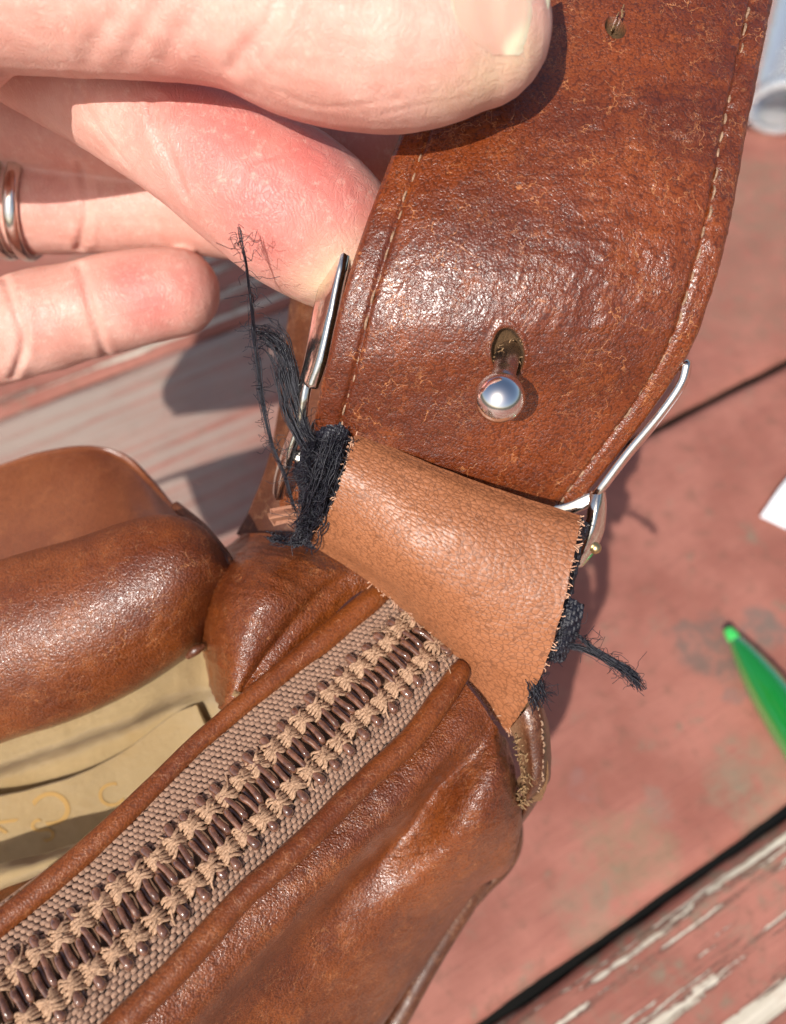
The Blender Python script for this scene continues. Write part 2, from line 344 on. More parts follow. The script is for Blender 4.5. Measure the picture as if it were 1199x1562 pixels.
# ------------------------------------------------------------------ table
PA = math.radians(30.2); PDIR = np.array([math.cos(PA), math.sin(PA), 0]); PNRM = np.array([-math.sin(PA), math.cos(PA), 0])
off1 = float(PH(1000, 1380, 0) @ PNRM); off2 = float(PH(1100, 600, 0) @ PNRM); PW = off2-off1
def spot(k, vec, px, py, rad, hard=.5):
    c = PH(px, py, 0.); d = k.vm('DISTANCE', vec, tuple(c)); return k.mr(d, rad*(1-hard), rad, 1., 0.)
def plank_mat(name, weather, seed, spots=(), grey=()):
    k = NT(name)
    v = k.mapv(k.pos, (1, 1, 1), (0, 0, -PA)); v = k.vm('ADD', v, (seed*13.7, seed*7.1, 0))
    # grain runs along the board
    g = k.mapv(v, (.042, 1.5, 1)); gw = k.vm('ADD', g, k.vm('SCALE', k.vm('SUBTRACT', k.noise(v, .5, 5, .7, col=True), (.5, .5, .5)), .30))
    n1 = k.noise(gw, 1.0, 6, .66); n2 = k.noise(v, .32, 5, .62); n3 = k.noise(v, 1.6, 5, .7); n4 = k.noise(k.mapv(v, (.35, 6, 1)), 1.0, 5, .7)
    paint = k.mix(k.mr(n2, .3, .7), (.27, .098, .070), (.365, .145, .107))
    paint = k.mix(k.mr(n3, .50, .70, 0, .6), paint, (.20, .095, .065))
    paint = k.mix(k.mr(n4, .52, .72, 0, .5), paint, (.22, .075, .06))
    # worn film: grey wood showing through, in blotches
    blot = k.mr(k.noise(v, .55, 6, .7), .54-.06*weather, .68-.06*weather)
    fle = k.ma('MULTIPLY', blot, k.mr(n3, .40, .62))
    col = k.mix(k.ma('MULTIPLY', fle, .75), paint, (.20, .165, .115))
    # peeled strips along the grain: pale primer with a dark lip
    pe = k.mr(n1, .605-.052*weather, .618-.052*weather); lip = k.ma('MULTIPLY', k.mr(n1, .575-.055*weather, .60-.055*weather), k.ma('SUBTRACT', 1., pe))
    if weather > .5:
        prim = k.mix(k.mr(n4, .35, .7), (.62, .56, .46), (.40, .35, .27))
        prim = k.mix(k.mr(n3, .5, .7), prim, (.50, .40, .31))
        col = k.mix(k.ma('MULTIPLY', lip, .75), col, (.10, .05, .035)); col = k.mix(pe, col, prim)
    dv = k.vm('ADD', k.pos, k.vm('SCALE', k.vm('SUBTRACT', k.noise(k.pos, .7, 5, .65, col=True), (.5, .5, .5)), 2.6))
    for (px, py, rad, cc, am) in spots:
        f = spot(k, dv, px, py, rad, .45); f = k.ma('MULTIPLY', k.ma('MULTIPLY', f, am), k.mr(n3, .30, .58)); col = k.mix(f, col, cc)
    for (px, py, rad, am) in grey:
        f = k.ma('MULTIPLY', spot(k, dv, px, py, rad, .8), k.mr(k.noise(gw, 1.6, 6, .7), .30, .62)); f = k.ma('MULTIPLY', f, am)
        col = k.mix(f, col, k.mix(n4, (.25, .19, .15), (.42, .345, .295)))
    h = k.ma('ADD', k.ma('MULTIPLY', n4, .5), k.ma('MULTIPLY', n3, .25)); 
    if weather > .5: h = k.ma('SUBTRACT', h, k.ma('MULTIPLY', pe, 1.1))
    nb = k.bump(h, .7, .08)
    k.out(Base_Color=col, Roughness=k.mr(n2, .3, .7, .52, .72), Normal=nb, Specular_IOR_Level=.4); return k.m
stain = [(1085, 985, 1.5, (.15, .105, .085), .8), (1160, 950, .85, (.17, .12, .10), .75), (1125, 1065, .5, (.2, .13, .11), .6),
         (960, 1300, 1.5, (.22, .17, .10), .5), (890, 1390, 1.3, (.23, .18, .12), .45), (1150, 1200, 1.8, (.24, .17, .115), .6), (1000, 1235, .7, (.24, .17, .13), .4), (890, 1190, .45, (.26, .14, .12), .5)]
greyish = [(200, 600, 9.5, .95), (380, 470, 6, .95), (60, 640, 6, .85), (300, 780, 4.5, .75)]
pm_main = plank_mat('faded red paint', .0, 1, stain, greyish)
pm_far = plank_mat('faded red paint far', .3, 2, [(1130, 420, 5, (.24, .13, .09), .55), (1180, 300, 4, (.22, .14, .095), .6)], greyish)  # brown patches paint in the shade cast by strap and hand
pm_near = plank_mat('peeling red paint', 1.25, 3)
pm_side = plank_mat('plain red paint', .6, 4)
table = thing('wooden_table', 'outdoor table top of wide boards in faded peeling red paint', 'table', (0, 10, 0))
k = NT('painted gap shade'); gap_shade = k.out(Base_Color=k.mix(k.noise(k.pos, 1.2, 5, .7), (.006, .0045, .003), (.014, .010, .007)), Roughness=1., Specular_IOR_Level=.1)  # near-black board sides and underside: the gaps' shade is put into the colour
def plank(i, mat):
    a = off1+i*PW; gap = .26
    o0, o1 = a+(gap/2 if i != 2 else .03), a+PW-(gap/2 if i != 1 else .03); nl, nw = (420, 40) if -2 <= i <= 3 else (40, 12)
    s = np.concatenate([np.linspace(-75, -12, nl//8), np.linspace(-11, 40, nl), np.linspace(42, 95, nl//8)]); w = np.linspace(0, 1, nw); b = .22
    W = o0+(o1-o0)*w; S, WW = np.meshgrid(s, W)
    edge = np.minimum(WW-o0, o1-WW); lim = np.stack([S*.35, WW*0+i*5., 0*S], -1); chip = fbm(lim, 5)
    WW = WW+np.where(WW-o0 < o1-WW, 1, -1)*.10*chip*np.exp(-(edge/.3)**2)
    X = S[..., None]*PDIR+WW[..., None]*PNRM
    Z = -b*np.clip(1-edge/b, 0, 1)**2+.035*fbm(np.stack([S*.06, WW*.7, 0*S+i*3.3], -1), 3)
    X[..., 2] = Z+rng.uniform(-.03, .01)
    ctr = X
    nv, nu = X.shape[:2]; idx = np.arange(nv*nu).reshape(nv, nu)
    F = np.stack([idx[:-1, :-1], idx[:-1, 1:], idx[1:, 1:], idx[1:, :-1]], -1).reshape(-1, 4).tolist()
    V = X.reshape(-1, 3); n0 = len(V)
    B = []; ring = np.concatenate([idx[0, :], idx[1:, -1], idx[-1, -2::-1], idx[-2:0:-1, 0]])
    V2 = V[ring].copy(); V2[:, 2] = -4.
    L = len(ring); V = np.concatenate([V, V2])
    F += [[int(ring[k]), n0+k, n0+(k+1) % L, int(ring[(k+1) % L])] for k in range(L)]
    F.append(list(range(n0, n0+L))[::-1])
    me = mesh_from('plank', V, F); me.materials.append(mat); me.materials.append(gap_shade)
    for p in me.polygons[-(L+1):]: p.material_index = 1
    return link('plank', me, None, table)
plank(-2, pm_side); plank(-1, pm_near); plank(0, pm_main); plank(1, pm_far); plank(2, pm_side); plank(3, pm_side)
for i in (-7, -6, -5, -4, -3, 4, 5): plank(i, pm_side)  # boards out of view, added to shade the ground below the gaps
gm = NT('dark soil'); gmm = gm.out(Base_Color=gm.mix(gm.noise(gm.pos, .15, 6, .7), (.05, .04, .028), (.11, .09, .06)), Roughness=.95)
G = MB(); G.add([(-4000, -4000, -74), (4000, -4000, -74), (4000, 4000, -74), (-4000, 4000, -74)], [[0, 1, 2, 3]])
setp(G.build('ground', gmm), kind='structure')

# ------------------------------------------------------------------ handbag
bag = thing('handbag', 'worn brown leather handbag with a wide zipper and torn strap loop', 'handbag', (-3, 4, 0))
HZ = 12.0
def wr(amp, sc, o=3, kind='fbm'): return lambda s: amp*(fbm if kind == 'fbm' else ridge)(s.P*sc, o)

front = [
 [(708, 1040, 11.75), (668, 1100, 11.75), (614, 1160, 11.75), (548, 1226, 11.75), (472, 1296, 11.75), (392, 1374, 11.75), (308, 1455, 11.75), (228, 1536, 11.75), (130, 1630, 11.75), (0, 1750, 11.75)],
 [(730, 1070, 11.75), (700, 1122, 11.8), (650, 1185, 11.8), (588, 1258, 11.7), (513, 1332, 11.6), (435, 1412, 11.5), (350, 1495, 11.4), (272, 1580, 11.3), (180, 1675, 11.3), (50, 1800, 11.3)],
 [(746, 1096, 11.55), (726, 1148, 11.6), (684, 1208, 11.25), (630, 1280, 10.9), (552, 1360, 10.6), (472, 1440, 10.4), (390, 1528, 10.2), (315, 1615, 10.), (230, 1710, 10.), (100, 1840, 10.)],
 [(757, 1116, 11.3), (755, 1172, 11.45), (722, 1232, 11.3), (684, 1296, 11.), (622, 1366, 10.5), (552, 1450, 10.1), (472, 1545, 9.7), (402, 1640, 9.4), (320, 1740, 9.), (200, 1870, 9.)],
 [(764, 1128, 10.8), (779, 1192, 10.9), (772, 1250, 10.5), (748, 1309, 9.9), (700, 1362, 9.2), (640, 1436, 8.6), (570, 1530, 8.1), (510, 1625, 7.7), (440, 1720, 7.5), (330, 1840, 7.5)],
 [(767, 1136, 10.), (787, 1203, 9.7), (789, 1266, 8.9), (773, 1322, 8.2), (731, 1352, 7.5), (690, 1404, 6.9), (645, 1470, 6.4), (590, 1550, 6.), (530, 1640, 5.6), (430, 1760, 5.6)],
 [(758, 1150, 6), (770, 1215, 5.5), (768, 1280, 4.), (745, 1330, 3.), (705, 1370, 2.), (665, 1420, 1.5), (620, 1480, 1.), (570, 1560, .5), (510, 1650, .3), (420, 1770, .3)]]
for c_, hs in {1: (11.75, 11.75, 11.35, 11.45, 10.9, 9.7), 2: (11.75, 11.65, 10.8, 11.2, 10.5, 9.), 3: (11.75, 11.5, 10.1, 10.45, 9.5, 7.8), 4: (11.75, 11.45, 9.9, 9.6, 8.5, 6.9), 5: (11.75, 11.4, 9.85, 8.9, 7.7, 6.2), 6: (11.75, 11.35, 9.8, 8.5, 7.1, 5.7), 7: (11.75, 11.3, 9.7, 8.2, 6.8, 5.3), 8: (11.75, 11.3, 9.7, 8.1, 6.6, 5.), 9: (11.75, 11.3, 9.7, 8.1, 6.6, 5.)}.items():
    for r_, h_ in enumerate(hs): x_, y_ = front[r_][c_][:2]; front[r_][c_] = (x_-(12 if r_ == 2 and c_ > 1 else 0), y_-(12 if r_ == 2 and c_ > 1 else 0), h_)
for i, (x, y, h) in enumerate(front[0]): front[0][i] = (x-10, y-11, h+.05)
def fdisp(s):
    # folds that radiate from the pinched corner, and fine wrinkles
    q = np.stack([s.UC*1.4, s.VC*.45, 0*s.UC], -1); m = smooth(.25, .5, s.Vv)*(1-smooth(.75, .95, s.Vv))
    u = s.U; fold = np.sin((s.UC*4.2+s.VC*1.5)+1.5*pnoise(s.P*.7))*.018*m*(1-smooth(.3, .65, u))
    q2 = np.stack([s.UC*3.6+s.VC*1.6, s.VC*.7-s.UC*.3, 0*s.UC], -1)
    return fold+(.012*ridge(q*1.1, 3))*m+.045*fbm(s.P*.9, 3)+.012*ridge(s.P*3.2, 3)+.020*ridge(q2, 3)*smooth(.12, .3, s.Vv)*(1-smooth(.2, .5, u))
fp_ = Surf(front, 340, 260, 'h', fdisp); fp_.build('front_panel', M['bag'], bag, thick=.14)

puff = [
 [(592, 893, 11.9), (578, 866, 12.0), (530, 842, 12.1), (462, 826, 11.9), (402, 816, 11.4), (372, 818, 10.8), (372, 830, 8.5)],
 [(545, 905, 11.95), (503, 880, 12.35), (440, 858, 12.5), (385, 848, 12.1), (347, 848, 11.2), (335, 852, 10), (345, 865, 7.5)],
 [(492, 955, 11.95), (452, 930, 12.5), (400, 905, 12.75), (350, 893, 12.15), (320, 890, 11.), (311, 893, 9.8), (322, 900, 7)],
 [(440, 1002, 11.95), (410, 983, 12.3), (370, 960, 12.5), (335, 945, 11.95), (311, 935, 10.8), (304, 935, 9.5), (318, 940, 7)],
 [(398, 1042, 11.95), (380, 1028, 12.1), (355, 1010, 12.15), (330, 993, 11.55), (312, 980, 10.6), (306, 977, 9.4), (320, 985, 7)],
 [(366, 1072, 11.95), (357, 1062, 11.95), (344, 1050, 11.65), (329, 1035, 11.), (317, 1015, 10.3), (312, 1008, 9.2), (325, 1020, 7)],
 [(344, 1092, 11.9), (341, 1085, 11.6), (336, 1076, 11.2), (329, 1062, 10.6), (322, 1042, 10), (318, 1030, 9), (330, 1045, 7)]]
def pdisp(s):
    a = np.sin(s.UC*7.5+2.2*pnoise(s.P*.8)+s.VC*1.1)
    return .009*a*smooth(.05, .2, s.U)*(1-smooth(.45, .7, s.U))+.022*ridge(np.stack([s.UC*.8, s.VC*3.2, 0*s.UC], -1), 3)*smooth(.08, .25, s.U)+.03*fbm(s.P*1.0, 3)+.012*ridge(s.P*3., 3)-.10*np.exp(-((s.U-.12)/.045)**2)*smooth(.05, .2, s.Vv)
Surf(puff, 220, 200, 'h', pdisp).build('side_gusset', M['bag'], bag, thick=.14)

def piping(px, rads, h, mat, name='piping', n=90, sides=16):
    q = spline(A(*px), n); P = PH(q[:, 0], q[:, 1], h if np.isscalar(h) else spline(np.array(h)[:, None], n)[:, 0])
    P = P+.012*np.stack([fbm(P*1.3+k*31, 3) for k in range(3)], -1)
    r = spline(np.array(rads, float)[:, None], n)[:, 0]*(1+.07*fbm(P*1.6, 3))
    b = MB(); b.tube(P, r, sides); return b.build(name, mat, bag)
piping([(597, 893), (576, 908), (530, 946), (480, 987), (430, 1026), (384, 1064), (338, 1102), (294, 1141), (213, 1222), (133, 1298), (53, 1366), (-20, 1424), (-120, 1500)],
       [.14, .21, .22, .21, .18, .165, .155, .155, .165, .18, .185, .19, .19], 12.03, M['pipe'])
piping([(706, 1012), (695, 1034), (640, 1112), (600, 1153), (558, 1190), (475, 1274), (420, 1325), (365, 1374), (282, 1466), (227, 1522), (170, 1576), (60, 1680)],
       [.12, .19, .20, .19, .185, .18, .18, .18, .19, .19, .19, .19], 12.02, M['pipe'])
piping([(740, 1338), (722, 1362), (690, 1412), (652, 1474), (615, 1540), (575, 1612), (530, 1690)], [.16, .19, .21, .22, .23, .23, .23], [6.9, 6.4, 5.7, 5.0, 4.4, 3.9, 3.4], M['oldbag'])
# narrow second roll outside that seam
piping([(790, 1255), (783, 1285), (768, 1318), (742, 1350), (722, 1378)], [.10, .2, .2, .16, .1], [7.3, 6.7, 6.2, 5.8, 5.3], M['oldbag'], 'seam_edge')

# seam stitching beside the pipings
def stitches(P, N, parent, mat, L=.2, gap=.07, r=.026, name='stitch', jitter=.012):
    P = np.asarray(P); s = np.concatenate([[0], np.cumsum(np.linalg.norm(np.diff(P, axis=0), axis=1))])
    n = int(s[-1]/(L+gap)); out = []
    for i in range(n):
        t = (i+.1)*(L+gap)+np.linspace(0, L, 7)
        q = np.stack([np.interp(t, s, P[:, k]) for k in range(3)], -1); nn = np.stack([np.interp(t, s, N[:, k]) for k in range(3)], -1)
        arc = np.sin(np.linspace(0, math.pi, 7))
        q = q+nn*(-.035+.05*arc[:, None])+rng.normal(size=3)*jitter
        b = MB(); b.tube(q, r*(.55+.45*arc)*rng.uniform(.8, 1.15), 6); out.append(b.build(name, mat, parent))
    return out

# ---- zipper
zip_px = spline(A((672, 935), (609, 1005), (519, 1091), (382, 1224), (245, 1353), (150, 1432), (60, 1502), (-40, 1580), (-120, 1645)), 200)
ZP, ZL = resample(PH(zip_px[:, 0], zip_px[:, 1], HZ), 600)
ZT = np.gradient(ZP, axis=0); ZT /= np.linalg.norm(ZT, axis=1)[:, None]; ZW = np.cross(ZT, [0, 0, 1.])   # w>0 on one side
if (PIX(ZP[300]+ZW[300])[0]-PIX(ZP[300])[0]) < 0: ZW = -ZW                                             # w>0 = front (right) side
def zf(s, w, z=0.):
    s = np.asarray(s, float)/ZL*599; f = lambda Q: np.stack([np.interp(s, np.arange(600), Q[:, k]) for k in range(3)], -1)
    return f(ZP)+f(ZW)*np.asarray(w)[..., None]+np.array([0, 0, 1.])*np.asarray(z)[..., None]
zs, ws = np.meshgrid(np.linspace(0, ZL, 240), np.linspace(-1.3, .98, 40))
tp = Surf(zf(zs, ws, -.05+.03*np.exp(-(ws/.5)**2)+.02*fbm(zf(zs, ws)*1.2, 2)), 240, 40, 'x'); zipper = tp.build('zipper', M['tape'], bag, thick=.06)
wv = MB(); r0 = .045
for side, w0, w1 in ((-1, .50, 1.28), (1, .50, .99)):
    nrow = int((w1-w0)/.078)
    for j in range(nrow):
        w = side*(w0+.078*j)
        for i in range(int(ZL/.098)):
            s = (i+(.5 if j % 2 else 0))*.098+rng.normal()*.005
            if s > ZL-.1 or s < .05: continue
            ln = .052; ww = w+rng.normal()*.005
            tl = .22*side
            ss = s+np.array([-ln, -ln*.45, ln*.45, ln]); w_ = ww+np.array([-ln, -ln*.45, ln*.45, ln])*tl*1.2
            z_ = -.02+np.array([-.02, .026, .026, -.02])+.03*math.exp(-(w/.5)**2)
            wv.tube(zf(ss, w_, z_), np.array([.022, .043, .043, .022]), 6)
setp(wv.build('tape_weave', M['weave'], zipper), kind='stuff')
pitch = .315; nt = int((ZL-.1)/pitch)
def local_frame(s, w=0., z=0.):
    p = zf(np.array(s), np.array(w), np.array(z)); i = min(599, max(0, int(s/ZL*599)))
    m = Matrix(((ZT[i][0], ZW[i][0], 0, p[0]*CM), (ZT[i][1], ZW[i][1], 0, p[1]*CM), (0, 0, 1, p[2]*CM), (0, 0, 0, 1)))
    return m
def tooth_mesh(v):
    b = MB(); j = rng.normal(size=(9, 3))*.006
    path = A((0, -.36, .00), (.0, -.47, -.01), (.0, -.535, .025), (.0, -.54, .075), (.0, -.46, .085), (0, -.30, .10), (0, -.08, .135), (0, .08, .12), (0, .135, .06))+j
    b.tube(spline(path, 22), np.interp(np.linspace(0, 1, 22), [0, .2, .35, .5, .7, .9, 1], [.05, .07, .078, .07, .045, .056, .054]), 10)
    b.tube(spline(A((.07, .13, .03), (.085, .02, .045), (.085, -.2, .045), (.08, -.42, .03), (.04, -.50, .03)), 12), .045, 8)
    return mesh_from('zipper_tooth', np.concatenate(b.V), b.F)
TM = [tooth_mesh(v) for v in range(4)]
def stitch_mesh(v):
    b = MB()
    for sg in (-1, 1):           # flat yarn that runs on from tooth to tooth, spreading between them
        for q in range(9):
            sp = (q-4)*.034+rng.normal()*.014; o = rng.normal(size=3)*.010; ln = rng.uniform(.145, .185)
            pts = A((-.03*sg, sp*.48+rng.normal()*.02, .170), (.04*sg, sp*.62, .176), (.10*sg, sp*.92, .150), (ln*sg, sp*.85, .098))
            b.tube(spline(pts+o, 9), np.array([.020, .024, .026, .027, .027, .026, .025, .022, .017]), 6, flat=.6)
    for q in range(5):           # loose lengths between the bars and towards the tape
        sg = 1 if q % 2 else -1; o = rng.normal(size=3)*.02; e = rng.uniform(.12, .26)*(1 if q < 3 else -1)
        b.tube(spline(A((.05*sg, e*.2, .16), (.11*sg, e*.5, .11), (.15*sg, e*.8, .06), (.157*sg, e, .03))+o, 8), .018, 6)
    return mesh_from('zipper_stitch', np.concatenate(b.V), b.F)
SM = [stitch_mesh(v) for v in range(11)]
for m in TM: m.materials.append(M['coil'])
for m in SM: m.materials.append(M['zthread'])
for i in range(nt):
    for side in (-1, 1):
        s = .08+i*pitch+(.0 if side < 0 else pitch*.5)
        if s > ZL-.05: continue
        fl = Matrix.Diagonal((1, -side, 1, 1)) if side > 0 else Matrix.Identity(4)
        o = bpy.data.objects.new('zipper_tooth', TM[(i*3+side) % 4]); COL.objects.link(o); ptree(o, zipper)
        o.matrix_basis = local_frame(s, rng.normal()*.012, rng.normal()*.006) @ Matrix.Rotation(rng.normal()*.055, 4, 'Z') @ (Matrix.Rotation(math.pi, 4, 'Z') if side > 0 else Matrix.Identity(4))
        o = bpy.data.objects.new('zipper_stitch', SM[(i*4+side*3) % 11]); COL.objects.link(o); ptree(o, zipper)
        o.matrix_basis = local_frame(s, side*.315+rng.normal()*.008, -.035) @ Matrix.Rotation((math.pi if side > 0 else 0)+rng.normal()*.08, 4, 'Z')
# loose fuzz along the tape next to the loop
fz = MB()
for q in range(60):
    c = zf(np.array(rng.uniform(.15, 1.0)), np.array(rng.uniform(-.6, .75)), np.array(rng.uniform(.0, .22))); d = rng.normal(size=3); d[2] = abs(d[2])*.5
    fz.tube(spline(np.stack([c, c+d*.08, c+d*.13+rng.normal(size=3)*.05]), 7), .008, 4)
setp(fz.build('loose_fibre', M['zthread'], zipper), kind='stuff')

# ---- the outer pocket roll and the panel behind it
xs = [-260, -120, 0, 100, 200, 268, 318, 346]
def net(rows): return [[(x, y, d) for (x, y, d) in r] for r in rows]
roll = [
 [(-260, 990, 16.9), (-120, 930, 16.7), (0, 890, 16.6), (100, 860, 16.5), (200, 828, 16.4), (262, 815, 16.4), (312, 830, 16.3), (343, 858, 16.)],
 [(-260, 945, 15.5), (-120, 892, 15.4), (0, 853, 15.35), (100, 826, 15.3), (200, 794, 15.2), (262, 785, 15.2), (312, 806, 15.2), (346, 850, 15.3)],
 [(-260, 1000, 14.6), (-120, 950, 14.55), (0, 905, 14.5), (100, 876, 14.45), (200, 842, 14.4), (266, 825, 14.45), (316, 835, 14.7), (349, 862, 15.1)],
 [(-260, 1070, 14.35), (-120, 1020, 14.3), (0, 975, 14.2), (100, 945, 14.15), (200, 908, 14.15), (270, 882, 14.25), (318, 872, 14.6), (346, 875, 15.)],
 [(-260, 1140, 14.5), (-120, 1095, 14.4), (0, 1050, 14.35), (100, 1020, 14.3), (200, 980, 14.35), (272, 940, 14.5), (314, 912, 14.9), (338, 893, 15.3)],
 [(-260, 1215, 15.0), (-120, 1165, 15.0), (0, 1122, 15.0), (100, 1092, 14.95), (200, 1048, 15.), (275, 1000, 15.1), (308, 968, 15.4), (328, 925, 15.7)],
 [(-260, 1235, 15.9), (-120, 1185, 15.9), (0, 1138, 15.8), (100, 1105, 15.8), (200, 1060, 15.8), (276, 1012, 15.9), (308, 985, 16.), (326, 940, 16.2)]]
Surf(roll, 260, 220, 'd', lambda s: .03*fbm(s.P*.6, 2)+.004*ridge(s.P*3.5, 3)).build('pocket_roll', M['bag'], bag, thick=.14)
bp = [
 [(-260, 830, 20.), (-120, 770, 20.), (0, 726, 19.5), (60, 706, 19.3), (130, 694, 19.2), (186, 705, 19.1), (228, 738, 18.9), (262, 775, 18.5), (300, 808, 18)],
 [(-260, 800, 18.0), (-120, 747, 17.9), (0, 709, 17.8), (60, 690, 17.7), (132, 680, 17.6), (190, 693, 17.5), (232, 730, 17.4), (266, 769, 17.2), (302, 802, 16.8)],
 [(-260, 812, 17.65), (-120, 758, 17.6), (0, 720, 17.5), (66, 701, 17.4), (133, 691, 17.3), (184, 704, 17.3), (222, 738, 17.1), (258, 774, 16.9), (300, 806, 16.6)],
 [(-260, 890, 16.9), (-120, 830, 16.9), (0, 790, 16.8), (80, 768, 16.7), (140, 756, 16.65), (186, 763, 16.6), (222, 780, 16.5), (260, 798, 16.3), (304, 815, 16.2)],
 [(-260, 990, 15.9), (-120, 935, 15.9), (0, 896, 15.8), (80, 868, 15.8), (140, 848, 15.8), (196, 832, 15.8), (240, 822, 15.8), (270, 822, 15.8), (308, 830, 15.9)]]
Surf(bp, 160, 110, 'd', lambda s: .03*fbm(s.P*.4, 2)).build('back_panel', M['flap'], bag, thick=.14)
def dtube(pts, r, name, mat, parent, n=60, sides=12, flat=1.):
    q = spline(A(*pts), n); P = PD(q[:, 0], q[:, 1], q[:, 2]); P = P+.02*np.stack([fbm(P*1.3+k*31, 2) for k in range(3)], -1)
    rr = spline(np.array(r, float)[:, None], n)[:, 0] if not np.isscalar(r) else r
    return MB().tube(P, rr, sides, flat).build(name, mat, parent)
dtube([(268, 772, 16.4), (300, 800, 15.9), (325, 828, 15.4), (346, 856, 15.2), (352, 872, 15.3)], [.09, .12, .13, .12, .08], 'seam_edge', M['oldbag'], bag)
dtube([(285, 1003, 15.1), (298, 992, 15.05), (312, 984, 15.1)], [.05, .09, .05], 'seam_edge', M['oldbag'], bag)

# ---- inside: lining
lin = [
 [(-260, 1225, 15.7), (-120, 1175, 15.6), (0, 1120, 15.5), (110, 1078, 15.5), (200, 1040, 15.5), (270, 1000, 15.6), (318, 960, 15.7), (352, 960, 14.9)],
 [(-260, 1255, 15.6), (-120, 1200, 15.5), (0, 1150, 15.4), (110, 1108, 15.4), (200, 1072, 15.45), (268, 1034, 15.6), (322, 1015, 15.8), (360, 1030, 14.9)],
 [(-260, 1275, 15.7), (-120, 1218, 15.6), (0, 1170, 15.5), (110, 1132, 15.5), (200, 1098, 15.55), (266, 1066, 15.8), (326, 1050, 15.9), (366, 1070, 14.9)],
 [(-260, 1290, 16.8), (-120, 1232, 16.7), (0, 1183, 16.6), (110, 1146, 16.6), (200, 1112, 16.6), (268, 1080, 16.5), (328, 1075, 16.1), (374, 1105, 15.)],
 [(-260, 1330, 16.9), (-120, 1275, 16.8), (0, 1222, 16.7), (110, 1190, 16.7), (200, 1152, 16.7), (272, 1120, 16.6), (332, 1115, 16.3), (384, 1145, 15.2)],
 [(-260, 1390, 17.2), (-120, 1345, 17.2), (0, 1300, 17.1), (110, 1270, 17.1), (200, 1230, 17.), (280, 1190, 16.9), (345, 1170, 16.6), (400, 1190, 15.5)],
 [(-260, 1460, 17.8), (-120, 1420, 17.8), (0, 1380, 17.7), (110, 1340, 17.6), (200, 1300, 17.5), (290, 1250, 17.4), (360, 1220, 17.), (420, 1230, 16.)]]
ls = Surf(lin, 240, 220, 'd', lambda s: .06*fbm(s.P*np.array([.8, .8, .8]), 3)); lining = ls.build('lining', M['lining'], bag, thick=.06)
pk = [[(-260, 1268, 15.95), (-120, 1230, 16.05), (0, 1216, 16.25), (110, 1186, 16.3), (190, 1146, 16.3), (262, 1092, 16.2), (300, 1075, 16.)],
      [(-260, 1330, 16.1), (-120, 1290, 16.2), (0, 1262, 16.4), (110, 1232, 16.4), (200, 1190, 16.4), (275, 1140, 16.3), (318, 1120, 16.)],
      [(-260, 1420, 16.4), (-120, 1380, 16.5), (0, 1330, 16.6), (110, 1300, 16.6), (210, 1255, 16.5), (290, 1205, 16.3), (340, 1180, 16.)]]
ps = Surf(pk, 200, 80, 'd', lambda s: .05*fbm(s.P*.8, 3)); ps.build('inner_pocket', M['lining'], bag, thick=.06)
fd = [[(-200, 1385, 14.9), (-80, 1345, 14.9), (0, 1318, 14.9), (60, 1303, 14.9), (130, 1283, 14.9), (220, 1250, 14.9)],
      [(-200, 1415, 14.5), (-80, 1372, 14.5), (0, 1335, 14.5), (60, 1318, 14.5), (130, 1296, 14.5), (220, 1262, 14.6)],
      [(-200, 1440, 14.6), (-80, 1398, 14.6), (0, 1356, 14.6), (60, 1333, 14.6), (130, 1305, 14.6), (220, 1275, 14.7)],
      [(-200, 1450, 15.3), (-80, 1408, 15.3), (0, 1364, 15.3), (60, 1340, 15.3), (130, 1312, 15.3), (220, 1284, 15.3)]]
Surf(fd, 120, 50, 'd', lambda s: .03*fbm(s.P*1.2, 3)).build('lining_fold', M['lining'], bag, thick=.06)
fl_ = [[(-200, 1440, 14.75), (-80, 1400, 14.75), (0, 1358, 14.75), (60, 1335, 14.75), (130, 1300, 14.75)],
       [(-200, 1490, 14.2), (-80, 1440, 14.2), (0, 1392, 14.2), (60, 1362, 14.2), (130, 1316, 14.2)],
       [(-200, 1530, 14.), (-80, 1480, 14.), (0, 1430, 14.), (60, 1395, 14.), (130, 1340, 14.)]]
Surf(fl_, 90, 40, 'd', lambda s: .03*fbm(s.P*1.2, 3)).build('facing_strip', M['bag'], bag, thick=.1)
def letter(ch, px, py, size, rot, sf):
    cu = bpy.data.curves.new('letter', 'FONT'); cu.body = ch; cu.size = size; cu.align_x = 'CENTER'; cu.align_y = 'CENTER'; cu.extrude = .001
    t = bpy.data.objects.new('letter', cu); COL.objects.link(t)
    me = bpy.data.meshes.new_from_object(t.evaluated_get(bpy.context.evaluated_depsgraph_get())); bpy.data.objects.remove(t)
    x, y, z = PIX(sf.P); j = np.argmin((x-px)**2+(y-py)**2); P = sf.P.reshape(-1, 3)[j]; N = sf.N.reshape(-1, 3)[j]
    ax = np.cross(N, [0, 0, 1.]); ax = np.array([1., 0, 0])-N*N[0]; ax /= np.linalg.norm(ax); ay = np.cross(N, ax)
    c, s_ = math.cos(rot), math.sin(rot); X = ax*c+ay*s_; Y = -ax*s_+ay*c
    v = np.array([p.co[:] for p in me.vertices])
    # lay each vertex on the cloth
    Q = P+v[:, :1]*X+v[:, 1:2]*Y; tree = sf.P.reshape(-1, 3)
    for a in range(len(Q)):
        b = np.argmin(((tree-Q[a])**2).sum(1)); n = sf.N.reshape(-1, 3)[b]; Q[a] += n*(np.dot(tree[b]-Q[a], n)+.012+v[a, 2])
    for a, p in enumerate(me.vertices): p.co = Q[a]*CM
    me.materials.clear(); return link('printed_letter', me, M['print'], lining)
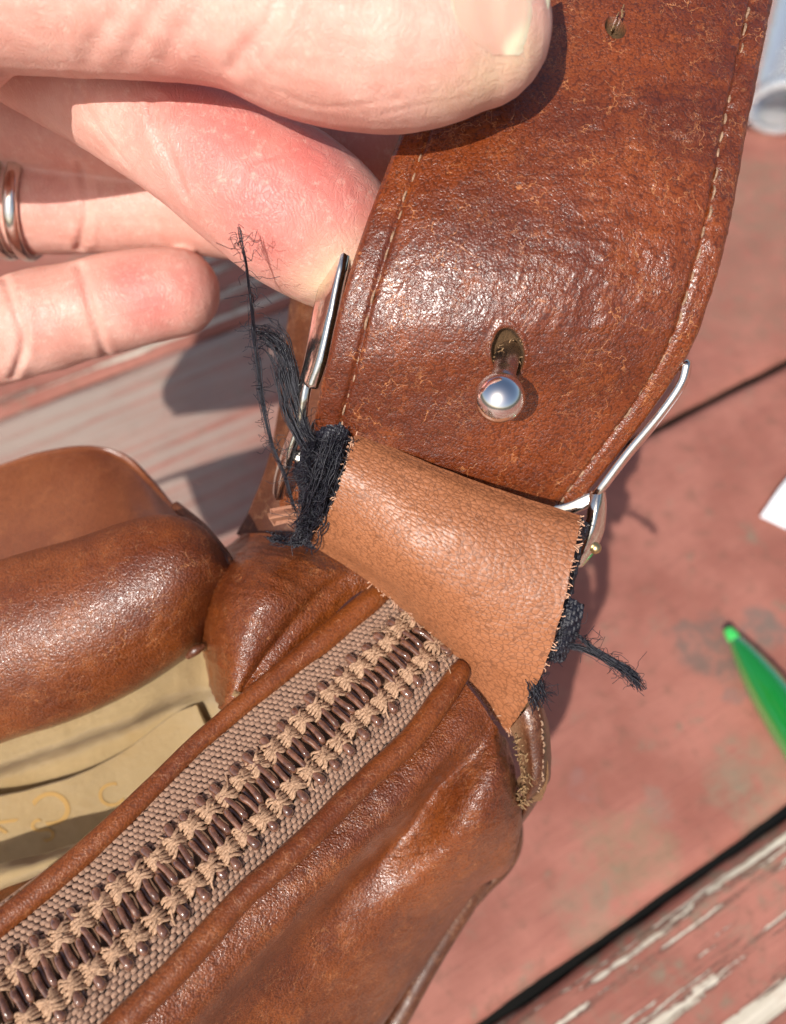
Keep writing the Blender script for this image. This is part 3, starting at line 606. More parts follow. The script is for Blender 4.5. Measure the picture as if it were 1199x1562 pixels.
letter('C', 82, 1228, 1.0, math.radians(205), ps); letter('S', 66, 1268, .75, math.radians(40), ps); letter('K', 4, 1252, .75, math.radians(50), ps); letter('C', 170, 1215, .7, math.radians(20), ps)

# ---- the torn leather loop over the strap
tabn = [
 [(545, 656, 13.45), (650, 705, 13.3), (760, 747, 13.2), (885, 786, 13.1)],
 [(538, 676, 13.25), (648, 730, 13.05), (760, 778, 12.95), (882, 812, 12.9)],
 [(524, 722, 13.1), (636, 786, 12.88), (752, 848, 12.8), (868, 880, 12.8)],
 [(506, 770, 13.3), (612, 842, 13.05), (728, 925, 12.95), (850, 955, 12.95)],
 [(486, 804, 13.75), (592, 877, 13.55), (696, 968, 13.45), (820, 1040, 13.4)],
 [(470, 828, 14.25), (574, 894, 14.2), (668, 985, 14.2), (776, 1120, 14.2)]]
def tdisp(s):
    return .05*fbm(s.P*.7, 3)+.006*ridge(s.P*2.0, 3)+.035*np.sin(s.UC*2.4+s.VC*2.+.8)*smooth(.1, .4, s.Vv)*(1-smooth(.75, 1, s.Vv))
def jag(c):
    return c
tab = Surf(tabn, 300, 260, 'd', tdisp)
# uneven hand-cut sides
jit = .035*fbm(np.stack([tab.VC[:, 0]*5, 0*tab.VC[:, 0], 0*tab.VC[:, 0]], -1), 4)
dU = np.gradient(tab.P, axis=1); dU /= np.linalg.norm(dU, axis=2)[..., None]
tab.P += dU*(jit[:, None]*np.exp(-(tab.U/.06)**2)-np.roll(jit, 60)[:, None]*np.exp(-((1-tab.U)/.05)**2))[..., None]
tabo = tab.build('strap_loop', M['tab'], bag, thick=.2, rough_edge=.022); tabo['label'] = 'lighter tan leather loop with a cut raw edge'
ee = MB()
for e, (u0) in enumerate((0.004, .996)):
    for q in range(170):
        v = rng.uniform(0, 1); p, n = tab.at(u0, v); p = p-n*rng.uniform(.0, .2); d = rng.normal(size=3)*.05; o = (tab.at(u0, v)[0]-tab.at(.5, v)[0]); o /= np.linalg.norm(o)
        ee.tube(np.stack([p-o*.02, p+o*rng.uniform(.015, .05)+d*.35, p+o*rng.uniform(.02, .06)+d*.8]), .012, 4)
for q in range(110):
    u = rng.uniform(0.3, 1); p, n = tab.at(u, .995); d = rng.normal(size=3)*.05
    ee.tube(np.stack([p, p+d*.6, p+d*1.1]), .011, 4)
setp(ee.build('edge_fibre', thread_mat('leather fibre', (.36, .16, .09), (.62, .38, .25)), tabo), kind='stuff')

# ---- anchor end of the strap at the right of the bag
anc = [[(778, 1112, 13.9), (800, 1085, 13.6), (820, 1066, 13.7), (829, 1075, 14.2)],
       [(788, 1140, 14.0), (806, 1112, 13.6), (828, 1100, 13.7), (837, 1110, 14.3)],
       [(794, 1175, 14.1), (812, 1155, 13.7), (832, 1148, 13.8), (841, 1155, 14.5)],
       [(796, 1208, 14.2), (812, 1196, 13.8), (829, 1190, 13.9), (839, 1190, 14.6)],
       [(793, 1229, 14.4), (805, 1222, 14.1), (818, 1212, 14.3), (827, 1208, 14.8)]]
an = Surf(anc, 70, 110, 'd', lambda s: .02*fbm(s.P*2.5, 3)); an.raw = np.clip(1-smooth(.05, .30, an.U), 0, 1)*.7
anch = an.build('strap_anchor', M['oldbag'], bag, thick=.35); anch['label'] = 'worn strap end with frayed yellow stitching'
pts = np.array([an.at(.60, v)[0] for v in np.linspace(.05, .9, 60)]); nn = np.array([an.at(.60, v)[1] for v in np.linspace(.05, .9, 60)])
stitches(pts, nn+0, anch, M['thread'], .11, .015, .02)
pts2 = np.array([an.at(u, .9)[0] for u in np.linspace(.6, .95, 20)]); nn2 = np.array([an.at(u, .9)[1] for u in np.linspace(.6, .95, 20)])
stitches(pts2, nn2, anch, M['thread'], .11, .015, .02)
yf = MB()
for q in range(110):
    v = rng.beta(2.2, 1.2); u = abs(rng.normal()*.08)+.02; p, n = an.at(u, v); d = rng.normal(size=3)*.07
    yf.tube(np.stack([p-n*.02, p+n*.03+d*.5, p+d]), .012, 4)
setp(yf.build('frayed_fibre', M['goldthread'], anch), kind='stuff')
low = [[(795, 1225, 14.6), (812, 1222, 14.4), (826, 1212, 14.7)], [(785, 1250, 15.0), (800, 1246, 14.8), (812, 1236, 15.1)], [(772, 1268, 15.4), (784, 1268, 15.3), (796, 1258, 15.5)]]
Surf(low, 30, 40, 'd').build('strap_end', M['oldbag'], bag, thick=.2)

# ---- bits of leather at the left of the loop
st_ = [[(408, 783, 14.5), (432, 776, 14.35), (460, 772, 14.3)], [(410, 791, 14.3), (434, 786, 14.15), (462, 782, 14.1)], [(414, 797, 14.5), (436, 793, 14.35), (464, 790, 14.3)]]
e1 = Surf(st_, 50, 20, 'd'); e1.raw[:] = .8; e1.build('side_tab', M['tab'], bag, thick=.2)
sp = [[(420, 700, 15.2), (450, 690, 14.9), (490, 690, 14.6)], [(425, 745, 15.), (455, 738, 14.7), (490, 740, 14.5)], [(428, 785, 15.2), (455, 785, 14.9), (490, 790, 14.6)]]
Surf(sp, 40, 50, 'd', lambda s: .02*fbm(s.P*1.5, 3)).build('side_flap', M['bag'], bag, thick=.15)
rp = [[(442, 455, 17.4), (465, 440, 17.0), (520, 440, 16.6)], [(432, 560, 17.2), (458, 560, 16.8), (510, 560, 16.4)], [(415, 680, 17.), (445, 680, 16.6), (500, 690, 16.2)], [(385, 765, 16.8), (420, 770, 16.4), (480, 780, 16.)], [(360, 815, 16.8), (400, 830, 16.4), (460, 840, 16.)]]
Surf(rp, 50, 90, 'd', lambda s: .04*fbm(s.P*.8, 2)).build('rear_strap', M['oldbag'], bag, thick=.25)

# ---- black webbing and its frayed yarn
web = [[(478, 650, 14.0), (500, 632, 13.55), (522, 636, 13.4), (537, 660, 13.5)],
       [(462, 685, 14.0), (488, 662, 13.45), (514, 668, 13.3), (534, 690, 13.45)],
       [(448, 720, 14.1), (478, 706, 13.55), (504, 712, 13.42), (524, 730, 13.5)],
       [(458, 755, 14.3), (480, 748, 13.75), (498, 755, 13.6), (512, 768, 13.65)],
       [(452, 795, 14.5), (468, 790, 14.05), (482, 795, 13.95), (492, 805, 13.95)],
       [(444, 828, 14.7), (456, 826, 14.3), (466, 828, 14.25), (474, 832, 14.25)]]
webbing = None
def weave(net_, nu, nv, name, parent, amp=.03):
    s = Surf(net_, 6*nu+1, 6*nv+1, 'd')
    gu = np.arange(6*nu+1)/6.; gv = np.arange(6*nv+1)/6.; GU, GV = np.meshgrid(gu, gv)
    par = (np.floor(GU)+np.floor(GV)) % 2
    h = np.where(par == 0, np.abs(np.sin(math.pi*GU))**.6*(1.0), np.abs(np.sin(math.pi*GV))**.6*.75)
    s.P = s.P+s.N*(amp*h+.10*fbm(s.P*2.0, 4))[..., None]; s.normals(); return s.build(name, M['black'], parent, thick=.12)
webbing = weave(web, 13, 30, 'webbing', bag); webbing['label'] = 'black woven webbing fraying out of the loop'
rw = [[(852, 915, 13.6), (868, 912, 13.5), (888, 922, 13.55)], [(842, 950, 13.6), (860, 948, 13.45), (884, 958, 13.55)], [(838, 978, 13.65), (856, 985, 13.55), (872, 992, 13.7)], [(832, 1000, 13.7), (848, 1006, 13.65), (862, 1008, 13.8)]]
w2 = weave(rw, 9, 14, 'webbing', bag)
rs = [[(886, 790, 13.4), (898, 800, 13.6)], [(872, 845, 13.4), (886, 850, 13.6)], [(855, 910, 13.45), (872, 905, 13.65)]]
weave(rs, 4, 16, 'webbing', bag, .025)
def strand(fr, pts, n, spread, r=(.003, .011), taper=True, curl=.03, steps=26, startspread=.3):
    base = spline(A(*pts), steps); B = PD(base[:, 0], base[:, 1], base[:, 2])
    for q in range(n):
        t0 = rng.uniform(0, .12); t1 = rng.uniform(.72, 1) if q > 2 else 1.
        o = rng.normal(size=3)*spread; ph = rng.uniform(0, 6.3); fq = rng.uniform(2, 6)
        tt = np.linspace(0, 1, steps)
        off = o[None]*(startspread+(1-startspread)*tt[:, None])+curl*np.stack([np.sin(fq*6.28*tt+ph), np.cos(fq*6.28*tt+ph*1.3), np.sin(fq*5*tt+ph*.7)], -1)*tt[:, None]*.5
        m = (tt >= t0) & (tt <= t1); P = (B+off)[m]
        if len(P) > 4: fr.tube(P, np.full(len(P), rng.uniform(*r)), 4)
def wisps(fr, pts, n, L=.35, r=.0045):
    base = spline(A(*pts), 60); B = PD(base[:, 0], base[:, 1], base[:, 2])
    for q in range(n):
        p = B[rng.integers(2, 58)]; d = rng.normal(size=3); d /= np.linalg.norm(d); l = L*rng.uniform(.3, 1.1)
        k2 = rng.normal(size=3)*.4; k3 = rng.normal(size=3)*.6
        fr.tube(spline(np.stack([p, p+d*l*.35+k2*l*.25, p+d*l*.7+k3*l*.35, p+d*l+k2*l*.4]), 12), r, 4, cap=False)
fr = MB()
L1 = [(452, 790, 14.0), (436, 730, 13.8), (412, 670, 13.6), (398, 600, 13.4), (388, 520, 13.1), (382, 450, 12.5), (374, 395, 12.0), (364, 345, 11.75)]
strand(fr, L1[:6], 22, .035, curl=.035); strand(fr, L1, 6, .012, (.006, .011), curl=.02)
wisps(fr, L1, 120, .35)
L2 = [(482, 690, 13.5), (464, 650, 13.5), (450, 600, 13.45), (440, 555, 13.4), (425, 522, 13.35), (404, 507, 13.3), (380, 508, 13.25)]
strand(fr, L2, 75, .10, (.0045, .010), curl=.06); wisps(fr, L2, 60, .35)
strand(fr, [(478, 700, 13.4), (458, 670, 13.5), (438, 625, 13.5), (428, 570, 13.5), (420, 530, 13.45)], 30, .07, (.0045, .009), curl=.05)
L3 = [(440, 825, 14.15), (424, 822, 14.05), (408, 820, 14.0)]
strand(fr, L3, 34, .05, (.005, .010), curl=.03, startspread=1); strand(fr, [(470, 800, 14), (455, 822, 14.05), (438, 828, 14.05)], 40, .06, (.006, .012), curl=.05, startspread=1)
strand(fr, [(520, 660, 13.25), (500, 720, 13.25), (478, 780, 13.6), (462, 822, 13.95)], 70, .10, (.006, .013), curl=.07, startspread=1)
wisps(fr, [(520, 660, 13.2), (500, 720, 13.2), (478, 780, 13.5), (462, 822, 13.9)], 260, .3, .006); wisps(fr, [(490, 660, 13.3), (470, 710, 13.4), (465, 760, 13.6), (458, 815, 14)], 240, .35, .0065)
setp(fr.build('frayed_yarn', M['black'], webbing), kind='stuff')
fr = MB()
R1 = [(872, 960, 13.5), (900, 985, 13.45), (935, 1008, 13.4), (962, 1025, 13.4), (975, 1052, 13.45)]
strand(fr, R1, 50, .035, (.0045, .010), curl=.05); wisps(fr, R1, 70, .35)
strand(fr, [(860, 985, 13.55), (890, 990, 13.5), (930, 1010, 13.4), (960, 1030, 13.4), (980, 1055, 13.4)], 45, .05, (.0045, .009), curl=.06)
R2 = [(815, 1025, 13.55), (822, 1045, 13.5), (830, 1068, 13.5)]
strand(fr, [(806, 1020, 13.6), (816, 1040, 13.5), (820, 1075, 13.6)], 70, .07, (.006, .012), curl=.05, startspread=.8); wisps(fr, R2, 60, .3)
strand(fr, [(880, 800, 13.5), (868, 860, 13.5), (852, 930, 13.5), (830, 1010, 13.6)], 45, .05, (.006, .012), curl=.06, startspread=1)
wisps(fr, [(880, 800, 13.5), (868, 860, 13.5), (852, 930, 13.45), (830, 1010, 13.5)], 140, .28, .006)
setp(fr.build('frayed_yarn', M['black'], w2), kind='stuff')

# ------------------------------------------------------------------ shoulder strap
strap = thing('shoulder_strap', 'glossy brown leather shoulder strap with pale edge stitching and punched holes', 'strap', PD(800, 400, 13))
E = [((762, -280), (1228, -280), 14.2), ((725, -130), (1205, -130), 13.2), ((685, 0), (1178, 5), 12.75), ((615, 185), (1143, 180), 12.3), ((562, 325), (1112, 345), 12.07), ((525, 440), (1085, 450), 12.12),
     ((503, 530), (1056, 535), 12.38), ((487, 600), (1006, 616), 12.85), ((478, 650), (942, 700), 13.3), ((476, 705), (882, 775), 13.78), ((482, 770), (845, 830), 14.3)]
ctrl = []
for (a, b, d) in E:
    row = []
    for t in (0, .2, .4, .6, .8, 1):
        row.append((a[0]+(b[0]-a[0])*t, a[1]+(b[1]-a[1])*t, d+.30*(2*t-1)**2-.12+.0*t))
    ctrl.append(row)
HOLES = [(938, 45, .15, .17), (775, 540, .245, .36)]
def sdisp(s):
    P = s.P; wob = .030*fbm(P*.6, 2)
    # soft transverse buckling towards the right and top, fine creases elsewhere
    q = np.stack([s.UC*.9, s.VC*1.6, 0*s.UC], -1)
    m = smooth(.35, .8, s.U)*(1-smooth(.45, .62, s.Vv)); w2 = .034*ridge(q*1.3, 4)*(.25+m)
    q3 = np.stack([s.UC*2.6+.4*s.VC, s.VC*.9, 0*s.UC+4], -1); w3 = .016*ridge(q3, 3)*smooth(.35, .45, s.Vv)*(1-smooth(.55, .6, s.Vv))
    g = 0
    for u0 in (.085, .93): g = g-.045*np.exp(-((s.U-u0)*5.5/.05)**2)
    edge = np.minimum(s.U, 1-s.U)*5.5
    g = g-.07*np.clip(1-edge/.12, 0, 1)**2
    x, y, z = PIX(P); rawh = 0
    for (hx, hy, rx, ry) in HOLES:
        j = np.argmin((x-hx)**2+(y-hy)**2); c = P.reshape(-1, 3)[j]; au = np.gradient(P, axis=1).reshape(-1, 3)[j]; av = np.gradient(P, axis=0).reshape(-1, 3)[j]
        au = au/np.linalg.norm(au); av = av/np.linalg.norm(av); dd = P-c; e = np.sqrt(((dd@au)/rx)**2+((dd@av)/ry)**2)*(1+.10*fbm(P*4., 2))
        g = g-.21*(1-smooth(.80, 1.0, e))+.018*np.exp(-((e-1.12)/.12)**2); rawh = np.maximum(rawh, 1-smooth(.93, 1.05, e))
    s._raw = rawh
    return wob+w2+w3+g
ss = Surf(ctrl, 400, 560, 'd', sdisp); ss.raw = ss._raw
ss.build('strap_body', M['strap'], strap, thick=.27)
for u0, v0 in ((.085, .05), (.93, .05)):
    vs = np.linspace(v0, .93, 300); p = np.array([ss.at(u0, v)[0] for v in vs]); n = np.array([ss.at(u0, v)[1] for v in vs])
    stitches(p, n-0, strap, M['thread'], .25, .06, .021, jitter=.016)
ff = MB()
for (hx, hy, rx, ry) in HOLES:
    x, y, z = PIX(ss.P); j = np.argmin((x-hx)**2+(y-hy)**2); c = ss.P.reshape(-1, 3)[j]
    au = np.gradient(ss.P, axis=1).reshape(-1, 3)[j]; av = np.gradient(ss.P, axis=0).reshape(-1, 3)[j]; nn_ = ss.N.reshape(-1, 3)[np.argmin((x-hx-75)**2+(y-hy)**2)]
    au /= np.linalg.norm(au); av /= np.linalg.norm(av)
    for q in range(60 if ry > .2 else 14):
        th = rng.uniform(0, 6.28); p = c+au*math.cos(th)*rx*.95+av*math.sin(th)*ry*.95+nn_*(rng.uniform(.02, .2)); inn = -(au*math.cos(th)*rx+av*math.sin(th)*ry); inn /= np.linalg.norm(inn)
        d = rng.normal(size=3)*.03; ff.tube(np.stack([p, p+inn*.04+d, p+inn*rng.uniform(.04, .09)+d*1.5]), .009, 4)
setp(ff.build('hole_fibre', M['goldthread'], strap), kind='stuff')

# ------------------------------------------------------------------ metal buckle with the ball stud
buckle = thing('strap_buckle', 'silver buckle frame behind the strap with a polished ball stud', 'buckle', PD(770, 600, 13))
def strip(pts, w, t, name, mat=M['nickel'], n=60, ang=0.):
    q = spline(A(*pts), n); P = PD(q[:, 0], q[:, 1], q[:, 2]); T = np.gradient(P, axis=0); T /= np.linalg.norm(T, axis=1)[:, None]
    V = []; sides = 14
    ww = np.broadcast_to(np.asarray(w, float), (len(w),)) if not np.isscalar(w) else np.array([w, w]); ww = np.interp(np.linspace(0, 1, n), np.linspace(0, 1, len(ww)), ww)
    tt = np.linspace(0, 1, n); endr = np.sqrt(np.clip(1-np.clip(1-np.minimum(tt, 1-tt)/.03, 0, 1)**2, .02, 1))
    for i in range(n):
        view = CAMP-P[i]; view /= np.linalg.norm(view)
        a = np.cross(T[i], view); a /= np.linalg.norm(a); b = np.cross(a, T[i]); a, b = a*math.cos(ang)+b*math.sin(ang), b*math.cos(ang)-a*math.sin(ang)
        for k in range(sides):
            th = 2*math.pi*k/sides; c, s = math.cos(th), math.sin(th); p = .45
            V.append(P[i]+a*t*math.copysign(abs(c)**p, c)*endr[i]+b*ww[i]*math.copysign(abs(s)**p, s)*endr[i])
    F = [[i*sides+k, i*sides+(k+1) % sides, (i+1)*sides+(k+1) % sides, (i+1)*sides+k] for i in range(n-1) for k in range(sides)]+[list(range(sides))[::-1], list(range((n-1)*sides, n*sides))]
    return link(name, mesh_from(name, V, F), mat, buckle)
strip([(526, 372, 12.75), (512, 410, 12.8), (497, 475, 12.9), (484, 540, 13.05), (470, 590, 13.25)], (.12, .26, .30, .26, .2), .10, 'frame_side', ang=.5)
strip([(474, 560, 13.2), (462, 605, 13.4), (456, 645, 13.6), (440, 690, 13.9), (428, 730, 14.3), (424, 760, 14.6)], (.10, .16, .12, .15, .14, .1), .08, 'frame_arm', ang=.4)
strip([(1049, 548, 12.75), (1040, 585, 12.9), (1008, 632, 13.1), (958, 692, 13.45), (918, 744, 13.7), (906, 758, 13.85)], (.12, .2, .2, .2, .16, .12), .065, 'frame_side', ang=-.12)
strip([(912, 748, 13.75), (911, 775, 13.75), (906, 808, 13.85), (895, 836, 14.), (878, 862, 14.2)], (.12, .18, .22, .18, .1), .10, 'frame_arm', ang=-.5)
strip([(530, 392, 13.0), (650, 410, 12.7), (800, 430, 12.6), (950, 480, 12.7), (1040, 565, 12.95)], (.1, .1), .12, 'cross_bar')
strip([(440, 690, 14.), (560, 730, 14.0), (720, 760, 14.0), (840, 780, 14.), (912, 756, 13.85)], (.1, .1), .12, 'cross_bar')
strip([(790, 425, 12.65), (785, 500, 12.8), (778, 560, 12.95), (775, 640, 13.4), (772, 760, 14.)], (.06, .06), .3, 'stud_plate')
def ball(c, r, name, mat, parent, seg=48):
    bm = bmesh.new(); bmesh.ops.create_uvsphere(bm, u_segments=seg, v_segments=seg//2, radius=r*CM); me = bpy.data.meshes.new(name)
    for f in bm.faces: f.smooth = True
    bmesh.ops.translate(bm, verts=bm.verts, vec=Vector(c)*CM); bm.to_mesh(me); bm.free(); return link(name, me, mat, parent)
BALL = PD(762, 607, 11.62); ball(BALL, .345, 'stud_ball', M['chrome'], buckle)
base = PD(776, 535, 12.55); q = np.linspace(0, 1, 26); ax = BALL-base
MB().tube(base+q[:, None]*ax, np.interp(q, [0, .2, .45, .55, .58, .62, .66, .72, 1], [.20, .185, .165, .17, .2, .17, .21, .18, .18]), 24).build('stud_post', M['post'], buckle)
ball(PD(908, 836, 13.95), .10, 'rivet', M['brass'], buckle, 20)

# ------------------------------------------------------------------ the hand
person = thing('person', 'hand pinching the brown strap between thumb and index finger', 'person', PD(-250, 200, 14))
def chain(b, pts, flat=1.0, n=46, sides=28):
    q = spline(A(*pts), n); P = PD(q[:, 0], q[:, 1], q[:, 2]); r = q[:, 3]
    # rounded ends
    T = np.gradient(P, axis=0); T /= np.linalg.norm(T, axis=1)[:, None]
    tip = [P[-1]+T[-1]*r[-1]*math.sin(a) for a in np.linspace(.2, 1.5, 6)]; rt = [r[-1]*math.cos(a) for a in np.linspace(.2, 1.5, 6)]
    b.tube(np.concatenate([P, tip]), np.concatenate([r, rt]), sides)
hb = MB()
chain(hb, [(-420, -60, 12.2, 1.5), (-250, -70, 11.4, 1.3), (-60, -45, 11.15, 1.2), (120, -22, 11.1, 1.08), (280, -5, 11.1, 1.02), (370, 8, 11.1, 1.05), (470, 38, 11.05, 1.15), (580, 55, 11.05, 1.17), (660, 52, 11.08, 1.12), (726, 44, 11.15, .99)])
chain(hb, [(-420, 60, 12.5, 1.6), (-250, 45, 11.6, 1.3), (-120, 30, 11.2, 1.1), (-50, 20, 11.1, .92), (-30, 15, 11.05, .7)])
chain(hb, [(-420, -120, 14.2, 1.2), (-150, -50, 13.7, 1.08), (60, 75, 13.5, 1.02), (180, 145, 13.35, .99), (290, 213, 13.25, 1.04), (390, 280, 13.25, 1.17), (462, 330, 13.35, 1.21), (530, 378, 13.75, 1.08), (580, 408, 14.2, .78)])
chain(hb, [(-420, 90, 16.2, 1.3), (-150, 120, 16.2, 1.15), (0, 158, 16.1, 1.10), (130, 180, 16.0, 1.05), (300, 205, 15.8, 1.), (480, 220, 15.3, .95), (580, 232, 15.0, .8)])
chain(hb, [(-420, 250, 17.2, 1.3), (-150, 290, 17.1, 1.05), (20, 308, 17.0, .99), (95, 312, 17., .95), (130, 312, 16.95, .93), (180, 312, 16.9, .97), (260, 312, 16.8, .93), (400, 330, 16.6, .85), (450, 340, 16.5, .6)])
chain(hb, [(-420, 560, 17., 1.2), (-150, 538, 16.6, 1.02), (-60, 522, 16.45, .97), (10, 505, 16.4, .965), (25, 500, 16.4, .95), (70, 488, 16.4, .98), (125, 474, 16.4, .92), (180, 461, 16.4, .93), (235, 450, 16.4, .88), (268, 446, 16.42, .84)])
chain(hb, [(-900, -100, 16, 3.4), (-600, 50, 15, 3.0), (-450, 150, 14.8, 2.3), (-380, 300, 15.8, 1.8), (-370, 450, 16.6, 1.4)])
chain(hb, [(-380, -80, 13.0, 1.6), (-380, 100, 14.5, 1.6), (-380, 250, 16, 1.5), (-390, 550, 17, 1.2)])
tmp = link('hand', mesh_from('hand_base', np.concatenate(hb.V), hb.F), None)
rm = tmp.modifiers.new('r', 'REMESH'); rm.mode = 'VOXEL'; rm.voxel_size = .05*CM
sm = tmp.modifiers.new('s', 'SMOOTH'); sm.factor = .5; sm.iterations = 5
me = bpy.data.meshes.new_from_object(tmp.evaluated_get(bpy.context.evaluated_depsgraph_get())); me.name = 'hand'
bpy.data.objects.remove(tmp)
V = np.zeros(len(me.vertices)*3); me.vertices.foreach_get('co', V); V = V.reshape(-1, 3)/CM
Nn = np.zeros(len(me.vertices)*3); me.vertices.foreach_get('normal', Nn); Nn = Nn.reshape(-1, 3)
bvh = BVHTree.FromPolygons(V.tolist(), [tuple(p.vertices) for p in me.polygons])
def hit(px, py):
    r = RAY(px, py); r = r/np.linalg.norm(r); h = bvh.ray_cast(Vector(CAMP), Vector(r)); return (np.array(h[0]), np.array(h[1])) if h[0] else (None, None)
def crease(px, width, depth, lip=.35):
    global V
    q = spline(A(*px), 40); pts = [hit(a, b)[0] for a, b in q]; pts = np.array([p for p in pts if p is not None])
    if len(pts) < 2: return
    lo, hi = pts.min(0)-.5, pts.max(0)+.5; m = np.nonzero(((V > lo) & (V < hi)).all(1))[0]
    if len(m) == 0: return
    # distance to polyline
    D = np.full(len(m), 9.)
    for a, b in zip(pts[:-1], pts[1:]):
        if np.linalg.norm(b-a) > .6: continue
        t = np.clip(((V[m]-a)@(b-a))/(np.dot(b-a, b-a)+1e-9), 0, 1); D = np.minimum(D, np.linalg.norm(V[m]-(a+t[:, None]*(b-a)), axis=1))
    depth *= .72; g = -depth*np.exp(-(D/width)**2)+depth*lip*np.exp(-((D-2.2*width)/(1.3*width))**2)
    V[m] += Nn[m]*g[:, None]
crease([(232, 150), (238, 200), (262, 250), (285, 300)], .07, .05)            # index distal joint
crease([(246, 150), (254, 215), (275, 262)], .05, .025)
crease([(112, 110), (140, 180), (190, 245)], .06, .03)
crease([(122, 250), (132, 300), (128, 345), (120, 380)], .07, .07); crease([(134, 255), (142, 300), (136, 370)], .05, .03)
crease([(120, 405), (133, 450), (148, 500), (162, 545)], .07, .055); crease([(6, 425), (26, 480), (36, 530), (20, 575)], .07, .06); crease([(30, 440), (40, 500), (28, 555)], .05, .03)
crease([(425, 0), (405, 40), (375, 75), (352, 104)], .09, .06); crease([(440, 5), (418, 50), (392, 90)], .06, .03)
for x0 in (130, 190, 250): crease([(x0+60, 0), (x0+30, 40), (x0, 95)], .10, .025)
crease([(420, 135), (480, 162), (560, 158), (610, 150)], .035, .012); crease([(580, 176), (640, 160), (700, 150), (745, 132)], .03, .010)
crease([(340, 165), (400, 172), (470, 195), (540, 240)], .04, .015); crease([(360, 300), (380, 250), (440, 235)], .04, .012); crease([(395, 345), (410, 300), (455, 270), (500, 262)], .04, .012)
V += Nn*(.012*fbm(V*1.3, 3)+.004*ridge(V*4., 2))[:, None]
me.vertices.foreach_set('co', (V*CM).ravel())
bl_ = np.zeros(len(V)); pl_ = np.zeros(len(V))
def paint(arr, px, py, rad, amt):
    p, n = hit(px, py)
    if p is None: return
    d = np.linalg.norm(V-p, axis=1); arr[:] = np.maximum(arr, amt*np.exp(-(d/rad)**2))
for a in [(340, 210, 1.2, .8), (400, 290, 1.1, .85), (470, 250, 1., .8), (520, 300, .9, .7), (300, 170, .9, .7), (420, 370, .9, .7), (230, 190, .7, .35), (205, 430, .6, .75), (230, 460, .7, .7), (280, 430, .6, .55), (120, 440, .4, .35), (90, 300, .6, .25), (60, 490, .6, .25), (420, 200, .8, .4), (380, 80, .3, .25), (560, 210, .6, .4)]: paint(bl_, *a)
for a in [(500, 440, .55, .7), (520, 410, .5, .6), (745, 120, .45, .7), (690, 150, .4, .4), (790, 90, .4, .7), (460, 460, .35, .4)]: paint(pl_, *a)
for nm, arr in (('blush', bl_), ('pale', pl_)):
    at = me.attributes.new(nm, 'FLOAT', 'POINT'); at.data.foreach_set('value', arr.astype(np.float32))
me.polygons.foreach_set('use_smooth', [True]*len(me.polygons)); me.materials.clear(); me.materials.append(M['skin'])
hand = bpy.data.objects.new('hand', me); COL.objects.link(hand); ptree(hand, person); me.update()
bvh = BVHTree.FromPolygons(V.tolist(), [tuple(p.vertices) for p in me.polygons])
# thumb nail: a curved plate lying on the tip, its pale free edge overhanging
nl = []
for y, x0, x1 in ((-70, 690, 838), (-30, 688, 840), (5, 690, 838), (35, 700, 830), (62, 722, 814), (84, 752, 792)):
    row = []
    for t in np.linspace(0, 1, 6):
        x = x0+(x1-x0)*t; p, n = hit(min(x, 806), y)
        d = PIX(p)[2] if p is not None else 11.0
        row.append((x, y, min(d, 11.1)-.012+(.0 if x < 806 else (x-806)*.010)))
    nl.append(row)
ns = Surf(nl, 60, 60, 'd'); ns.raw = smooth(.66, .95, ns.U+.35*smooth(.5, 1., ns.Vv)); ns.build('thumb_nail', M['nail'], person, thick=.03)

# ------------------------------------------------------------------ ring of two bands on the ring finger
def finger_axis(px): 
    q = spline(A((-150, 290, 17.1, 1.05), (20, 308, 17.0, .99), (95, 312, 17., .95)), 60); i = np.argmin(np.abs(q[:, 0]-px)); P = PD(q[:, 0], q[:, 1], q[:, 2]); T = P[min(i+1, 59)]-P[max(i-1, 0)]
    return P[i], T/np.linalg.norm(T), q[i, 3]
for (px, wdt, tilt, lab) in ((46, .14, .18, 'worn silver ring band nearest the fingertip, right one of the pair on the ring finger'), (16, .14, .18, 'worn silver ring band nearest the palm, left one of the pair on the ring finger')):
    c, T, r = finger_axis(px); up = np.array([0, 0, 1.])-T*T[2]; up /= np.linalg.norm(up); sd = np.cross(T, up); T2 = T
    prof = [(-wdt, .02), (-wdt*.9, .10), (-wdt*.5, .145), (0, .155), (wdt*.5, .145), (wdt*.9, .10), (wdt, .02), (wdt*.8, -.02), (-wdt*.8, -.02)]
    Vr = []; ns_ = 72
    for i in range(ns_):
        th = 6.28318*i/ns_; e = up*math.cos(th)+sd*math.sin(th)
        for (a, b) in prof: Vr.append(c+e*(r+.0+b)+T2*(a+.16*math.cos(th+.6)*0)+T2*tilt*math.cos(th)*.6)
    m = len(prof); Fr = [[i*m+k, i*m+(k+1) % m, ((i+1) % ns_)*m+(k+1) % m, ((i+1) % ns_)*m+k] for i in range(ns_) for k in range(m)]
    setp(link('finger_ring', mesh_from('finger_ring', Vr, Fr), M['ringm']), lab, 'ring', 'ring bands on one finger')

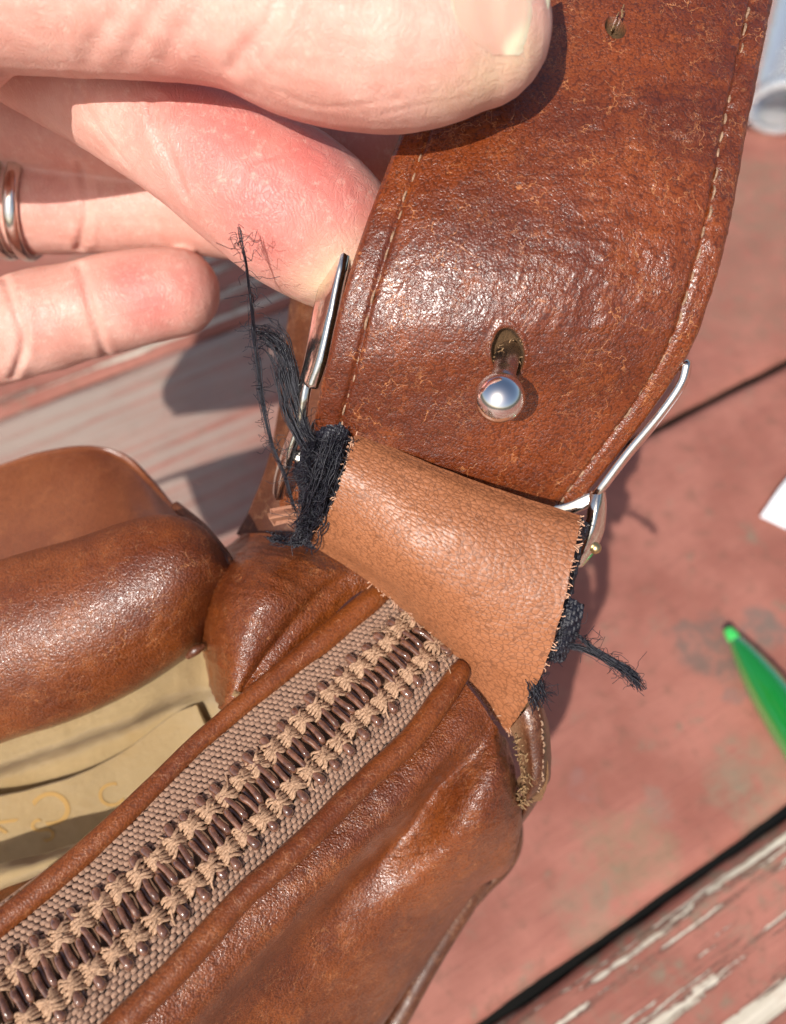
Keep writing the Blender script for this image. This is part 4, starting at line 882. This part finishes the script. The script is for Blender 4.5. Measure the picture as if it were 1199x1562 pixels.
# ------------------------------------------------------------------ pen
pen = thing('pen', 'glossy green pen lying on the red boards with its tip towards the bag', 'pen', PH(1160, 1030, 0))
k = NT('green lacquer'); gl = k.out(Base_Color=(.008, .23, .035), Roughness=.08, Coat_Weight=1., Coat_Roughness=.03, Transmission_Weight=.25)
t0, t1 = PH(1109, 958, .42), PH(1330, 1290, .75); ax = t1-t0; L = np.linalg.norm(ax); ax /= L
def lathe(prof, name, mat): 
    b = MB(); b.tube(np.array([t0+ax*s for s, r in prof]), [r for s, r in prof], 36); return b.build(name, mat, pen)
lathe([(0, .04), (.02, .11), (.06, .155), (.16, .185), (.42, .215), (.46, .20)], 'tip', simple('green tip', (.05, .50, .10), .2, Coat_Weight=.5))
lathe([(.44, .2), (.5, .235), (.8, .33), (1.3, .46), (1.9, .57), (2.6, .65), (3.4, .69), (L, .69)], 'barrel', gl)

# ------------------------------------------------------------------ paper scrap, clear plastic sleeve
k = NT('paper'); pmn = k.out(Base_Color=(.78, .79, .82), Roughness=.8, Normal=k.bump(k.noise(k.pos, 1.5, 4), .3, .1))
pp = [[(1160, 788, .25), (1195, 738, .5), (1235, 690, .3)], [(1180, 797, .12), (1215, 765, .35), (1260, 730, .2)], [(1200, 806, .1), (1240, 800, .1), (1290, 790, .15)]]
setp(Surf(pp, 30, 30, 'h', lambda s: .06*fbm(s.P*.8, 3)).build('paper_scrap', pmn, None, thick=.03), 'torn white paper scrap on the boards at the right edge', 'paper')
k = NT('clear plastic'); pl = k.out(Base_Color=(.93, .95, .95), Roughness=.18, Transmission_Weight=.82, IOR=1.3, Normal=k.bump(k.noise(k.pos, 1.1, 4), .5, .15))
ptb = thing('plastic_tube', 'clear plastic tube with a thick rim lying beside the strap', 'tube', PH(1185, 165, 0))
c0 = PH(1184, 168, 1.35); c1 = PH(1236, -120, 2.4); a0 = c1-c0; Lb = np.linalg.norm(a0); a0 /= Lb
def hollow(name, s0, s1, ro, ri, mat):
    up = np.array([0, 0, 1.])-a0*a0[2]; up /= np.linalg.norm(up); sd = np.cross(a0, up); Vh = []; n = 48
    prof = [(s0, ri), (s0-.06, (ri+ro)/2), (s0, ro), ((s0+s1)/2, ro*1.05), (s1, ro*1.1), (s1, ri*1.1), ((s0+s1)/2, ri*1.05)]
    for i in range(n):
        th = 6.28318*i/n; e = up*math.cos(th)+sd*math.sin(th); wob = 1+.05*math.sin(3*th+1)
        for s, r in prof: Vh.append(c0+a0*s+e*r*wob)
    m = len(prof); F = [[i*m+j, i*m+(j+1) % m, ((i+1) % n)*m+(j+1) % m, ((i+1) % n)*m+j] for i in range(n) for j in range(m)]
    return link(name, mesh_from(name, Vh, F), mat, ptb)
hollow('sleeve', .3, Lb, 1.25, 1.17, pl); hollow('rim', -.05, .45, 1.33, 1.05, pl)
